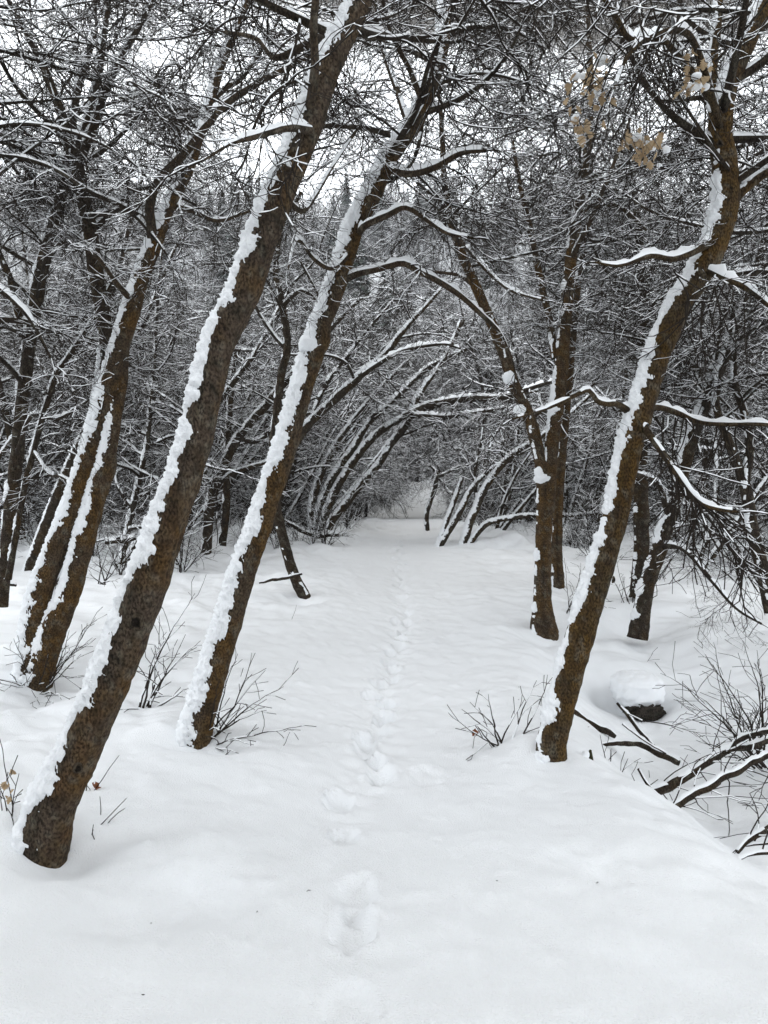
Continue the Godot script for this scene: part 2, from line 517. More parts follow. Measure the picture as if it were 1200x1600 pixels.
func knot(t: Growing, at: Vector3, out: Vector3, r: float) -> void:      # the scar of a lost branch: a raised ring round a dark dip
	var g := Geo.new()
	var u := across(out)
	var w := out.cross(u)
	var section := [Vector2(1.5, -0.25), Vector2(1.15, 0.12), Vector2(0.9, 0.3), Vector2(0.7, 0.16), Vector2(0.45, -0.12), Vector2(0.2, 0.02), Vector2(0.02, 0.06)]
	for p: Vector2 in section:
		for s in 16:
			var a := TAU * s / 16.0
			g.v.append(at - t.base + ((u * cos(a) + w * sin(a) * 0.86) * p.x * (1.0 + 0.1 * sin(a * 3.0 + r * 90.0)) + out * p.y) * r)
			g.n.append(Vector3.ZERO)
			g.c.append(Color(0.085, 0.068, 0.05) if p.x > 0.8 else Color(0.02, 0.016, 0.013))
	g.grid(section.size(), 16, 0, true)
	for k in range(0, g.i.size(), 3):
		var x := g.i[k]
		g.i[k] = g.i[k + 1]
		g.i[k + 1] = x
	g.smooth(0, 0)
	part("knot", [g, bark_material], t.root)

func heap(t: Growing, at: Vector3, size: Vector3) -> void:                # snow caught in a fork or on a ledge
	var g := Geo.new()
	clump(g, at - t.base, size, 0.22, 18, 26)
	part("snow_heap", [g, crust_material], t.root)

func finish_tree(t: Growing) -> void:
	if t.sprays == 0:
		return
	var m: ArrayMesh = t.wood.commit()
	t.snow.commit(m)
	m.surface_set_material(0, twig_material)
	m.surface_set_material(1, snow_material)
	var o := MeshInstance3D.new()
	o.mesh = m
	o.name = "twigs"
	o.set_meta("kind", "stuff")
	t.root.add_child(o, true)

func wood_tree(number: int, stems: int, lean: Vector2, height: float, limbs: int, twigs: float, size: float, low: float) -> Growing:     # a tree for the wood behind: grown at the origin
	var t := Growing.new()
	t.root = Node3D.new()
	t.rng.seed = number
	t.wood.begin(Mesh.PRIMITIVE_TRIANGLES)
	t.snow.begin(Mesh.PRIMITIVE_TRIANGLES)
	for k in stems:
		var az := t.rng.randfn(lean.x, 0.45)
		var tilt := clampf(lean.y * t.rng.randf_range(0.5, 1.3), 0.05, 0.95)
		var d := Vector3(cos(az) * sin(tilt), cos(tilt), sin(az) * sin(tilt))
		var at := Vector3(t.rng.randf_range(-0.22, 0.22), -0.3, t.rng.randf_range(-0.22, 0.22)) * (1.0 if stems > 1 else 0.3)
		var r := t.rng.randf_range(0.055, 0.105) * (1.0 if stems < 3 else 0.75)
		var pts := PackedVector3Array([at])
		var rr := PackedFloat32Array([r * 1.25])
		var n := int(height / 0.22)
		var bend := Vector3.ZERO
		for s in n:
			if s % 4 == 0:
				bend = Vector3(t.rng.randf_range(-1, 1), t.rng.randf_range(-0.3, 0.5), t.rng.randf_range(-1, 1)) * 0.045
			d = (d + bend).normalized()
			at += d * 0.22
			pts.append(at)
			rr.append(maxf(r * pow(1.0 - float(s) / (n + 2), 0.7), 0.007))
		var g := Geo.new()
		trunk_bark(g, pts, rr, 9, Color(0.062, 0.05, 0.038), Color(0.085, 0.06, 0.03), 0.2, 0.8)
		var sn := Geo.new()
		var b := resample(Array(pts), Array(rr), 0.06)
		trunk_snow(sn, b[0], b[1], 11, 0.024, 0.0)
		var o := part("trunk", [g, bark_material], t.root)
		part("snow_crust", [sn, snow_material], o)
		t.stems.append([pts, rr])
		var turn_ := t.rng.randf() * TAU
		for q in limbs:
			var f := lerpf(low, 0.96, (q + t.rng.randf()) / limbs)
			var idx := int(f * (pts.size() - 1))
			turn_ += 2.4 + t.rng.randf_range(-0.5, 0.5)
			var el := t.rng.randf_range(-0.1, 0.85)
			var run := wander(t, pts[idx], Vector3(cos(turn_) * cos(el), sin(el), sin(turn_) * cos(el)), t.rng.randf_range(1.0, 2.9) * (1.15 - 0.5 * f), clampf(rr[idx] * 0.55, 0.016, 0.034), t.rng.randf_range(-0.04, 0.04))
			var lg := Geo.new()
			thin_tube(lg, run[0], run[1], 5)
			var ls := Geo.new()
			snow_ribbon(ls, run[0], run[1], 5, 2.1, t.rng.randf() * 40.0)
			part("limb", [lg, twig_material, ls, snow_material], t.root)
			dress(t, run[0], 0.15, twigs, size)
		dress(t, pts, low * 0.8, 1.0, size)
	finish_tree(t)
	return t

func seamless(kind: int, freq: float, seed_: int, octaves := 4) -> FastNoiseLite:
	var f := FastNoiseLite.new()
	f.noise_type = kind
	f.frequency = freq
	f.seed = seed_
	f.fractal_octaves = octaves
	return f

func picture(f: FastNoiseLite, side: int) -> Image:
	var im := f.get_seamless_image(side, side)
	im.convert(Image.FORMAT_L8)
	return im

func make_materials() -> void:
	lumps.noise_type = FastNoiseLite.TYPE_SIMPLEX_SMOOTH
	lumps.frequency = 1.0
	lumps.fractal_octaves = 2
	lumps.seed = 4
	grain.noise_type = FastNoiseLite.TYPE_SIMPLEX
	grain.frequency = 1.0
	grain.fractal_type = FastNoiseLite.FRACTAL_NONE
	grain.seed = 9
	swell.noise_type = FastNoiseLite.TYPE_SIMPLEX_SMOOTH
	swell.frequency = 1.0
	swell.fractal_octaves = 3
	swell.seed = 21
	# bark: a fine fissured grain, dark specks and pale lichen dots over the tone of each trunk
	var a := picture(seamless(FastNoiseLite.TYPE_SIMPLEX, 0.045, 3, 5), 512)
	var b := picture(seamless(FastNoiseLite.TYPE_CELLULAR, 0.06, 5, 2), 512)
	var im := Image.create(512, 512, true, Image.FORMAT_RGB8)
	var hi := Image.create(512, 512, true, Image.FORMAT_L8)
	for y in 512:
		for x in 512:
			var g := a.get_pixel(x, y).r
			var c := b.get_pixel(x, y).r
			var l := clampf(0.84 + (g - 0.5) * 1.3, 0.25, 1.0) * clampf(0.86 + c * 0.24, 0.6, 1.0)
			var dot := clampf((a.get_pixel((x * 3 + 90) % 512, (y * 3) % 512).r - 0.73) * 9.0, 0.0, 1.0) * 0.55
			im.set_pixel(x, y, Color(l, l * 0.985, l * 0.97).lerp(Color(0.95, 0.95, 0.9), dot))
			hi.set_pixel(x, y, Color(clampf(g * 0.85 + c * 0.15, 0, 1), 0, 0))
	im.generate_mipmaps()
	bark_material.albedo_texture = ImageTexture.create_from_image(im)
	bark_material.uv1_triplanar = true
	bark_material.uv1_world_triplanar = true
	bark_material.uv1_scale = Vector3(2.6, 1.5, 2.6)
	bark_material.heightmap_enabled = true
	bark_material.heightmap_texture = ImageTexture.create_from_image(hi)
	bark_material.heightmap_scale = 0.9
	bark_material.vertex_color_use_as_albedo = true
	bark_material.albedo_color = Color(1.0, 1.0, 1.0)
	bark_material.roughness = 0.85
	bark_material.metallic_specular = 0.25
	twig_material.albedo_color = Color(0.024, 0.0185, 0.014).linear_to_srgb()
	twig_material.roughness = 0.8
	twig_material.metallic_specular = 0.25
	snow_material.albedo_color = Color(0.86, 0.88, 0.9).linear_to_srgb()
	snow_material.roughness = 0.95
	snow_material.metallic_specular = 0.2
	crust_material = snow_material.duplicate()
	crust_material.heightmap_enabled = true
	crust_material.heightmap_texture = ImageTexture.create_from_image(picture(seamless(FastNoiseLite.TYPE_SIMPLEX, 0.05, 44, 5), 256))
	crust_material.uv1_triplanar = true
	crust_material.uv1_world_triplanar = true
	crust_material.uv1_scale = Vector3(5.0, 5.0, 5.0)
	crust_material.heightmap_scale = 0.6
	ground_material = snow_material.duplicate()
	ground_material.heightmap_enabled = true
	ground_material.heightmap_texture = ImageTexture.create_from_image(picture(seamless(FastNoiseLite.TYPE_SIMPLEX, 0.09, 12, 4), 512))
	ground_material.uv1_triplanar = true
	ground_material.uv1_world_triplanar = true
	ground_material.uv1_scale = Vector3(1.7, 1.7, 1.7)
	ground_material.heightmap_scale = 0.45
	leaf_material.albedo_color = Color(0.4, 0.3, 0.18).linear_to_srgb()
	leaf_material.roughness = 0.8
	leaf_material.backlight_enabled = true
	leaf_material.backlight = Color(0.25, 0.16, 0.07)
	russet_material = leaf_material.duplicate()
	russet_material.albedo_color = Color(0.2, 0.06, 0.02).linear_to_srgb()
	rock_material.albedo_color = Color(0.055, 0.048, 0.04).linear_to_srgb()
	rock_material.roughness = 0.9
	fir_material.albedo_color = Color(0.028, 0.042, 0.03).linear_to_srgb()
	fir_material.roughness = 0.9

func make_ground() -> void:
	var ds := PackedFloat32Array()
	var d := -7.0
	while d < 400.0:
		ds.append(d)
		d += 0.35 if d < 1.2 else 0.028 if d < 7.0 else 0.045 if d < 12.0 else 0.075 if d < 21.0 else 0.16 if d < 26.0 else d * 0.02
	var half := PackedFloat32Array()
	var x := 0.0
	while x < 320.0:
		half.append(x)
		x += 0.028 if x < 1.0 else 0.05 if x < 3.2 else 0.16 if x < 9.0 else x * 0.07
	var xs := PackedFloat32Array()
	for k in range(half.size() - 1, 0, -1):
		xs.append(-half[k])
	xs.append_array(half)
	var g := Geo.new()
	for dd in ds:
		var middle := along(TRAIL, dd)
		for xx in xs:
			var h := ground_height(xx, dd)
			if dd > 1.5 and dd < 24.0 and absf(xx - middle) < 1.0:
				h -= print_depth(xx, dd)
			g.v.append(Vector3(xx, h, -dd))
	var cols := xs.size()
	var rows := ds.size()
	for r in rows:
		for k in cols:
			var px := g.v[r * cols + mini(k + 1, cols - 1)] - g.v[r * cols + maxi(k - 1, 0)]
			var pz := g.v[mini(r + 1, rows - 1) * cols + k] - g.v[maxi(r - 1, 0) * cols + k]
			g.n.append(px.cross(pz).normalized())
	g.grid(rows, cols, 0, false)
	var o := part("snow_ground", [g, ground_material], self)
	o.set_meta("kind", "structure")
	o.set_meta("label", "deep fresh snow over the path, its banks and the hill")

func shrub(called: String, label: String, base: Vector3, ends: Array, r: float, number: int, load_ := 0.9, fork := 1.0, category := "shrub", group := "") -> Node3D:
	var o := thing(called, label, category, base, group)
	var g := RandomNumberGenerator.new()
	g.seed = number
	for e in ends:
		var far: Vector3 = e - base
		var b := Geo.new()
		var s := Geo.new()
		var pts := PackedVector3Array()
		var rr := PackedFloat32Array()
		var n := maxi(4, int(far.length() / 0.05))
		var bow := Vector3(g.randf_range(-1, 1) * 0.3, g.randf_range(-0.15, 0.35), g.randf_range(-1, 1) * 0.3) * far.length() * 0.5
		var start := Vector3(g.randf_range(-0.05, 0.05), -0.06, g.randf_range(-0.05, 0.05))
		var jog := Vector3.ZERO
		for k in n + 1:
			var f := float(k) / n
			jog += Vector3(g.randf_range(-1, 1), g.randf_range(-1, 1), g.randf_range(-1, 1)) * 0.008
			pts.append(start.lerp(far, f) + bow * f * (1.0 - f) * 1.6 + jog)
			rr.append(lerpf(r, 0.0016, pow(f, 0.8)))
		thin_tube(b, pts, rr, 5)
		snow_ribbon(s, pts, rr, 5, load_, g.randf() * 30.0)
		var side := 1.0
		for k in range(2, n):
			if g.randf() < 0.7 * fork:
				var d := (pts[k + 1] - pts[k]).normalized()
				var axis := d.cross(Vector3(g.randf_range(-1, 1), g.randf_range(-0.3, 1), g.randf_range(-1, 1))).normalized()
				side = -side
				twig(b, s, pts[k], d.rotated(axis, side * g.randf_range(0.45, 0.95)), far.length() * g.randf_range(0.16, 0.42) * (1.1 - 0.5 * float(k) / n), maxf(rr[k] * 0.6, 0.0018), 1, g, load_, -0.02, 0.55 * fork)
		part("stem", [b, twig_material, s, snow_material], o)
	return o

func fallen(called: String, label: String, lines: Array, number: int, load_ := 1.5, twigs := 3.0, category := "fallen branch") -> Node3D:     # lines: [points, radii] each
	var base: Vector3 = lines[0][0][0]
	var o := thing(called, label, category, base)
	var g := RandomNumberGenerator.new()
	g.seed = number
	for l in lines:
		var a := resample(l[0], l[1], 0.03)
		var pts := local(a[0], base)
		for k in pts.size():
			pts[k] += Vector3(0, swell.get_noise_1d(k * 0.09 + number), lumps.get_noise_1d(k * 0.11 + number)) * 0.022
		var b := Geo.new()
		pts.insert(0, pts[0].lerp(pts[1], 0.05))
		a[1].insert(0, a[1][0] * 0.1)
		pts.append(pts[pts.size() - 1] + (pts[pts.size() - 1] - pts[pts.size() - 2]) * 0.03)
		a[1].append(a[1][a[1].size() - 1] * 0.1)
		for k in a[1].size():
			a[1][k] *= 1.0 + 0.1 * lumps.get_noise_3dv(pts[k] * 9.0 + Vector3(number, 0, 0))
		trunk_bark(b, pts, a[1], 10, Color(0.055, 0.045, 0.036), Color(0.07, 0.05, 0.03), 0.2, 1.8)
		var s := Geo.new()
		snow_ribbon(s, pts, a[1], 9, load_, g.randf() * 30.0, 0.5)
		part("bough", [b, bark_material, s, snow_material], o)
		var tb := Geo.new()
		var ts := Geo.new()
		var tt := tangents(pts)
		for k in range(3, pts.size()):
			if g.randf() < twigs * 0.03:
				var axis := tt[k].cross(Vector3(g.randf_range(-1, 1), g.randf_range(-1, 1), g.randf_range(-1, 1))).normalized()
				twig(tb, ts, pts[k], tt[k].rotated(axis, g.randf_range(0.5, 1.1)), g.randf_range(0.2, 0.6), 0.005, 1, g, 1.0, 0.0, 0.6)
		if tb.i.size():
			part("side_twig", [tb, twig_material, ts, snow_material], o)
	return o

func leaf_shape(size: float, curl: float, g: RandomNumberGenerator) -> Geo:     # a lobed oak leaf, hanging along -y, curled
	var s := Geo.new()
	var n := 11
	for k in n:
		var f := float(k) / (n - 1)
		var wide := size * 0.34 * sin(PI * pow(f, 0.8)) * (1.0 + 0.42 * cos(f * 22.0)) + size * 0.02
		var bend := curl * f * f * size
		for side in [-1.0, 0.0, 1.0]:
			s.v.append(Vector3(wide * side, -f * size, bend + absf(side) * wide * (0.5 + 0.4 * g.randf()) * signf(curl)))
			s.n.append(Vector3.ZERO)
	s.grid(n, 3, 0, false)
	s.smooth(0, 0)
	return s

func leaf_bunch(owner_: Node3D, at: Vector3, spread: Vector3, count: int, size: float, m: Material, number: int, snow_caps := 5) -> void:
	var g := RandomNumberGenerator.new()
	g.seed = number
	for k in count:
		var o := part("leaf", [leaf_shape(size * g.randf_range(0.6, 1.15), g.randf_range(-0.7, 0.7), g), m], owner_)
		o.position = at - owner_.position + Vector3(g.randfn(0, 0.5), g.randfn(0, 0.5), g.randfn(0, 0.5)) * spread
		o.rotation = Vector3(g.randf_range(-0.7, 0.7), g.randf() * TAU, g.randf_range(-0.6, 0.6))
	for k in snow_caps:
		var s := Geo.new()
		var w := size * g.randf_range(0.3, 0.62)
		clump(s, at, Vector3(w, w * g.randf_range(0.5, 0.9), w * 0.8), 0.5, 14, 20)
		for z in s.v.size():
			s.v[z] -= at
		var c := part("snow_cap", [s, snow_material], owner_)
		c.position = at - owner_.position + Vector3(g.randfn(0, 0.45), g.randfn(0.15, 0.5), g.randfn(0, 0.4)) * spread

func fir_shape(number: int, tall: float) -> Node3D:
	var o := Node3D.new()
	var g := RandomNumberGenerator.new()
	g.seed = number
	var b := Geo.new()
	thin_tube(b, PackedVector3Array([Vector3(0, -0.5, 0), Vector3(0, tall * 0.5, 0), Vector3(0, tall, 0)]), PackedFloat32Array([tall * 0.018, tall * 0.011, 0.02]), 6)
	part("trunk", [b, twig_material], o)
	var needles := Geo.new()
	var snow := Geo.new()
	var tiers := 24
	for k in tiers:
		var f := float(k) / tiers
		var y := tall * (0.1 + 0.88 * f)
		var reach := tall * 0.19 * pow(1.0 - f, 0.85) + 0.12
		for q in 9:
			var a := TAU * (q + g.randf()) / 9 + k * 0.7
			var out := Vector3(cos(a), 0, sin(a))
			var side := Vector3(-sin(a), 0, cos(a))
			var l := reach * g.randf_range(0.55, 1.2)
			var w := l * g.randf_range(0.22, 0.36)
			var drop := l * g.randf_range(0.25, 0.6)
			var root := Vector3(0, y + g.randf_range(-0.2, 0.2), 0)
			for layer in 2:
				var m := needles if layer == 0 else snow
				if layer == 1 and g.randf() < 0.3:
					continue
				var lift := 0.0 if layer == 0 else 0.05
				var kk := 1.0 if layer == 0 else 0.62
				var i0 := m.v.size()
				var arch := Vector3(0, lift, 0)
				m.v.append_array(PackedVector3Array([root + arch, root + out * l * 0.55 * kk + side * w * kk - Vector3(0, drop * 0.3, 0) + arch, root + out * l * 0.6 * kk + arch * 2.0 - Vector3(0, drop * 0.12, 0), root + out * l * 0.55 * kk - side * w * kk - Vector3(0, drop * 0.3, 0) + arch, root + out * l * (0.75 + 0.25 * kk) - Vector3(0, drop, 0) + arch * 0.2]))
				for z in 5:
					m.n.append(Vector3.ZERO)
				var f0 := m.i.size()
				m.i.append_array(PackedInt32Array([i0, i0 + 1, i0 + 2, i0, i0 + 2, i0 + 3, i0 + 1, i0 + 4, i0 + 2, i0 + 2, i0 + 4, i0 + 3]))
				for z in range(f0, m.i.size(), 3):
					var n := (m.v[m.i[z + 2]] - m.v[m.i[z]]).cross(m.v[m.i[z + 1]] - m.v[m.i[z]])
					if n.y < 0:
						var x := m.i[z]
						m.i[z] = m.i[z + 1]
						m.i[z + 1] = x
				m.smooth(i0, f0)
	part("boughs", [needles, fir_material, snow, snow_material], o, true)
	return o

func plant(proto: Node3D, called: String, label: String, category: String, at: Vector3, yaw: float, size: float, group: String) -> Node3D:
	var o: Node3D = proto.duplicate()
	o.name = numbered(called)
	add_child(o)
	o.position = at
	o.rotation.y = yaw
	o.scale = Vector3.ONE * size
	o.set_meta("label", label)
	o.set_meta("category", category)
	o.set_meta("group", group)
	return o

func _ready() -> void:
	# camera, sky, light, exposure
	var cam := Camera3D.new()
	cam.name = "camera"
	cam.position = Vector3(0, 1.55, 0)
	cam.fov = 66.98
	cam.near = 0.05
	cam.far = 900.0
	add_child(cam)
	var sky_material := ProceduralSkyMaterial.new()
	sky_material.sky_top_color = Color(0.97, 0.98, 0.99)
	sky_material.sky_horizon_color = Color(0.7, 0.715, 0.73)
	sky_material.sky_curve = 0.7
	sky_material.ground_horizon_color = Color(0.68, 0.7, 0.72)
	sky_material.ground_bottom_color = Color(0.55, 0.57, 0.59)
	sky_material.sky_energy_multiplier = 2.0
	var sky := Sky.new()
	sky.sky_material = sky_material
	var env := Environment.new()
	env.background_mode = Environment.BG_SKY
	env.sky = sky
	env.ambient_light_source = Environment.AMBIENT_SOURCE_SKY
	env.tonemap_mode = Environment.TONE_MAPPER_LINEAR
	env.tonemap_exposure = 0.8
	env.sdfgi_enabled = true
	env.ssao_enabled = true
	env.ssil_enabled = true
	env.fog_enabled = true
	env.fog_density = 0.0007
	env.fog_light_color = Color(0.85, 0.87, 0.9)
	var world := WorldEnvironment.new()
	world.name = "overcast_sky"
	world.environment = env
	add_child(world)
	var sun := DirectionalLight3D.new()
	sun.name = "veiled_sun"
	sun.light_energy = 0.3
	sun.light_angular_distance = 45.0
	sun.light_color = Color(1.0, 0.985, 0.96)
	sun.rotation_degrees = Vector3(-74, 150, 0)
	sun.shadow_enabled = true
	add_child(sun)

	make_materials()
	make_ground()
	var rng := RandomNumberGenerator.new()
	rng.seed = 77
	make_sprays(rng)
	far_wood(rng)
	near_wood(rng)
	hero_trees()
	ground_things()

func far_wood(rng: RandomNumberGenerator) -> void:
	# the hillside: firs one can tell apart, and leafless trees too far off to count
	var firs := [fir_shape(31, 9.0), fir_shape(32, 11.5)]
	var high := []
	for k in 70:
		var d := rng.randf_range(62.0, 165.0)
		high.append(Vector2(along(TRAIL, minf(d, 60.0)) + rng.randf_range(-0.34, 0.42) * d, d))
	high.sort_custom(func(p, q): return p.y < q.y)
	var met := {}
	for k in high.size():
		var p: Vector2 = high[k]
		var where := gap(p.x, p.y)
		met[where] = met.get(where, -1) + 1
		plant(firs[k % 2], "fir_tree", "dark snowy fir, %s nearest on the hillside %s" % [ordinal(met[where]), where], "tree", Vector3(p.x, ground_height(p.x, p.y) - 0.3, -p.y), rng.randf() * TAU, rng.randf_range(0.7, 1.35), "firs on the hillside")
	for f in firs:
		f.free()
	var holder := Node3D.new()
	holder.name = "distant_woodland"
	add_child(holder)
	holder.set_meta("kind", "stuff")
	holder.set_meta("label", "grey mass of leafless snowy trees beyond the path and up the hill")
	holder.set_meta("category", "woodland")
	for k in 3:
		var t := wood_tree(200 + k, 2, Vector2(0.3, 0.25), 8.0, 14, 0.6, 1.3, 0.16)
		var st := [SurfaceTool.new(), SurfaceTool.new()]
		for s in st:
			s.begin(Mesh.PRIMITIVE_TRIANGLES)
		gather(t.root, Transform3D(), st)
		var m: ArrayMesh = st[0].commit()
		st[1].commit(m)
		m.surface_set_material(0, twig_material)
		m.surface_set_material(1, snow_material)
		t.root.free()
		var mm := MultiMesh.new()
		mm.transform_format = MultiMesh.TRANSFORM_3D
		mm.mesh = m
		var places := []
		for q in 300:
			var d := 34.0 + 120.0 * pow(rng.randf(), 1.7)
			var x := rng.randf_range(-0.62, 0.62) * (d + 4.0)
			if absf(x - along(TRAIL, d)) < 2.3 and d < 55.0:
				continue
			places.append(Transform3D(Basis(Vector3.UP, rng.randf_range(-0.9, 0.9)).scaled(Vector3.ONE * rng.randf_range(0.7, 1.35)), Vector3(x, ground_height(x, d), -d)))
		mm.instance_count = places.size()
		for q in places.size():
			mm.set_instance_transform(q, places[q])
		var o := MultiMeshInstance3D.new()
		o.multimesh = mm
		o.name = "bare_trees"
		o.set_meta("kind", "stuff")
		holder.add_child(o, true)

func gather(n: Node, x: Transform3D, st: Array) -> void:
	for c in n.get_children():
		var cx: Transform3D = x * c.transform
		if c is MeshInstance3D:
			for s in c.mesh.get_surface_count():
				st[1 if c.mesh.surface_get_material(s) == snow_material else 0].append_from(c.mesh, s, cx)
		gather(c, cx, st)

func gap(x: float, d: float) -> String:                      # between which of the front trunks a far thing is seen
	var s := x / d
	if s < -0.33:
		return "left of the twin stems"
	if s < -0.2:
		return "between twin stems and thick trunk"
	if s < -0.09:
		return "between thick and arching trunks"
	if s < 0.03:
		return "between arching trunk and path end"
	if s < 0.2:
		return "between path end and split tree"
	if s < 0.32:
		return "between split tree and orange trunk"
	return "right of the orange trunk"

func ordinal(k: int) -> String:
	var low := ["", "second", "third", "fourth", "fifth", "sixth", "seventh", "eighth", "ninth", "tenth", "eleventh", "twelfth", "thirteenth", "fourteenth", "fifteenth", "sixteenth", "seventeenth", "eighteenth", "nineteenth", "twentieth"]
	if k < low.size():
		return low[k] if k else "the very"
	return ["twenty-", "thirty-", "forty-", "fifty-", "sixty-"][mini((k + 1) / 10 - 2, 4)] + ["zeroth", "first", "second", "third", "fourth", "fifth", "sixth", "seventh", "eighth", "ninth"][(k + 1) % 10] if (k + 1) % 10 else ["thirtieth", "fortieth", "fiftieth", "sixtieth"][mini((k + 1) / 10 - 3, 3)]

func near_wood(rng: RandomNumberGenerator) -> void:
	# the wood on both sides of the path, tree by tree
	var protos := []
	for k in 7:
		protos.append(wood_tree(300 + k * 7, 1 + k % 3, Vector2(0.2, [0.22, 0.5, 0.62, 0.12, 0.45, 0.7, 0.2][k]), [10.0, 7.5, 5.5, 11.0, 8.0, 5.5, 9.5][k], [24, 18, 12, 28, 18, 12, 20][k], 0.5, 1.05, [0.24, 0.14, 0.12, 0.22, 0.16, 0.1, 0.2][k]).root)
	var placed := []
	var tries := 0
	while placed.size() < 105 and tries < 6000:
		tries += 1
		var d := 12.5 + 27.0 * pow(rng.randf(), 0.85)
		var x := rng.randf_range(-0.6, 0.62) * (d + 1.5)
		var off := x - along(TRAIL, d)
		if absf(off) < 3.0 + 0.04 * d or (d < 17.0 and absf(off) < 3.9):
			continue
		var ok := true
		for p in placed:
			if p.distance_to(Vector2(x, d)) < 1.15:
				ok = false
				break
		for p in [Vector2(-1.6, 3.7), Vector2(-3.2, 6.9), Vector2(-3.1, 7.4), Vector2(-4.3, 8.6), Vector2(-3.8, 8.0), Vector2(-6.0, 13.1), Vector2(-1.3, 5.3), Vector2(-1.1, 11.0), Vector2(-3.4, 14.7), Vector2(-3.4, 16.0), Vector2(-5.9, 17.6), Vector2(-1.5, 18.0), Vector2(-2.2, 14.0), Vector2(1.9, 9.3), Vector2(2.6, 11.6), Vector2(1.1, 4.9), Vector2(3.0, 9.2), Vector2(3.5, 10.6), Vector2(4.4, 9.0), Vector2(1.7, 16.3), Vector2(1.4, 25.4), Vector2(6.2, 15.0), Vector2(-4.2, 6.4), Vector2(4.6, 7.0)]:
			if p.distance_to(Vector2(x, d)) < 1.3:
				ok = false
				break
		if not ok:
			continue
		placed.append(Vector2(x, d))
	var slim := []
	tries = 0
	while slim.size() < 46 and tries < 1500:                  # slender stems that lean over both sides of the far path
		tries += 1
		var d := rng.randf_range(17.0, 34.0)
		var off := rng.randf_range(1.8, 4.3) * (1.0 if rng.randf() < 0.5 else -1.3)
		var p := Vector2(along(TRAIL, d) + off, d)
		if slim.all(func(q): return q.distance_to(p) > 0.8) and [Vector2(-1.6, 3.7), Vector2(-3.2, 6.9), Vector2(-3.1, 7.4), Vector2(-4.3, 8.6), Vector2(-3.8, 8.0), Vector2(-6.0, 13.1), Vector2(-1.3, 5.3), Vector2(-1.1, 11.0), Vector2(-3.4, 14.7), Vector2(-3.4, 16.0), Vector2(-5.9, 17.6), Vector2(-1.5, 18.0), Vector2(-2.2, 14.0), Vector2(1.9, 9.3), Vector2(2.6, 11.6), Vector2(1.1, 4.9), Vector2(3.0, 9.2), Vector2(3.5, 10.6), Vector2(4.4, 9.0), Vector2(1.7, 16.3), Vector2(1.4, 25.4), Vector2(6.2, 15.0), Vector2(-4.2, 6.4), Vector2(4.6, 7.0)].all(func(q): return q.distance_to(p) > 1.0):
			slim.append(p)
	var bowed := [wood_tree(401, 2, Vector2(0.1, 0.62), 4.6, 5, 0.5, 1.0, 0.3).root, wood_tree(402, 3, Vector2(0.25, 0.5), 4.2, 4, 0.5, 1.0, 0.35).root, wood_tree(405, 2, Vector2(-0.2, 0.75), 4.4, 4, 0.5, 1.0, 0.3).root]
	slim.sort_custom(func(p, q): return p.y < q.y)
	var seen_ := {}
	for p in slim:
		var where := "left" if p.x < along(TRAIL, p.y) else "right"
		seen_[where] = seen_.get(where, -1) + 1
		var kind := rng.randi() % 3
		plant(bowed[kind], "bowed_tree", "slender bowed %s, %s nearest on the %s of the far path" % ["clump" if kind == 1 else "stem pair", ordinal(seen_[where]), where], "tree", Vector3(p.x, ground_height(p.x, p.y), -p.y), rng.randf_range(-0.9, 0.9), rng.randf_range(0.6, 1.2), "slender stems bowed over the far path")
	for o in bowed:
		o.free()
	placed.sort_custom(func(p, q): return p.y < q.y)
	var met := {}
	for p in placed:
		var where := gap(p.x, p.y)
		met[where] = met.get(where, -1) + 1
		var kind := rng.randi() % protos.size()
		plant(protos[kind], "bare_tree", "%s leafless tree, %s nearest of the thin trees %s" % [["single-stemmed", "twin-stemmed", "three-stemmed"][kind % 3], ordinal(met[where]), where], "tree", Vector3(p.x, ground_height(p.x, p.y), -p.y), rng.randf_range(-0.6, 0.6), rng.randf_range(0.75, 1.25), "thin leafless trees in the wood behind")
	for k in 42:                                             # the wood goes on behind the viewer
		var d := -0.8 - 8.0 * pow(rng.randf(), 1.3)
		var side := 1.0 if k % 2 else -1.0
		var x := side * rng.randf_range(1.9, 5.5)
		plant(protos[[0, 3, 4, 6][k % 4]], "bare_tree", "leafless tree behind the viewer, beside the path there", "tree", Vector3(x, ground_height(x, d), -d), (0.0 if side > 0.0 else PI) + rng.randf_range(-0.3, 0.3), rng.randf_range(0.75, 1.0), "trees behind the viewer")
	for p in protos:
		p.free()
	# low thicket under them
	var kinds := []
	for k in 4:
		var ends := []
		for q in 7:
			var a := TAU * q / 7.0 + rng.randf()
			ends.append(Vector3(cos(a) * rng.randf_range(0.3, 0.9), rng.randf_range(0.6, 1.6), sin(a) * rng.randf_range(0.3, 0.9)))
		var o := shrub("thicket_shrub", "", Vector3.ZERO, ends, 0.011, 500 + k, 1.3, 1.1)
		remove_child(o)
		kinds.append(o)
	taken.erase("thicket_shrub")
	var n := 0
	var spots := []
	while n < 90:
		var d := 11.0 + 26.0 * pow(rng.randf(), 0.9)
		var x := rng.randf_range(-0.58, 0.6) * (d + 1.0)
		var off := x - along(TRAIL, d)
		if absf(off) < 1.7 or (d < 15.0 and absf(off) < 3.0):
			continue
		n += 1
		spots.append(Vector2(x, d))
	for k in 22:                                             # tufts on the shoulders of the rise
		var d := rng.randf_range(15.5, 24.0)
		spots.append(Vector2(along(TRAIL, d) + rng.randf_range(1.5, 4.5) * (1.0 if k % 2 else -1.0), d))
	spots.sort_custom(func(p, q): return p.y < q.y)
	met.clear()
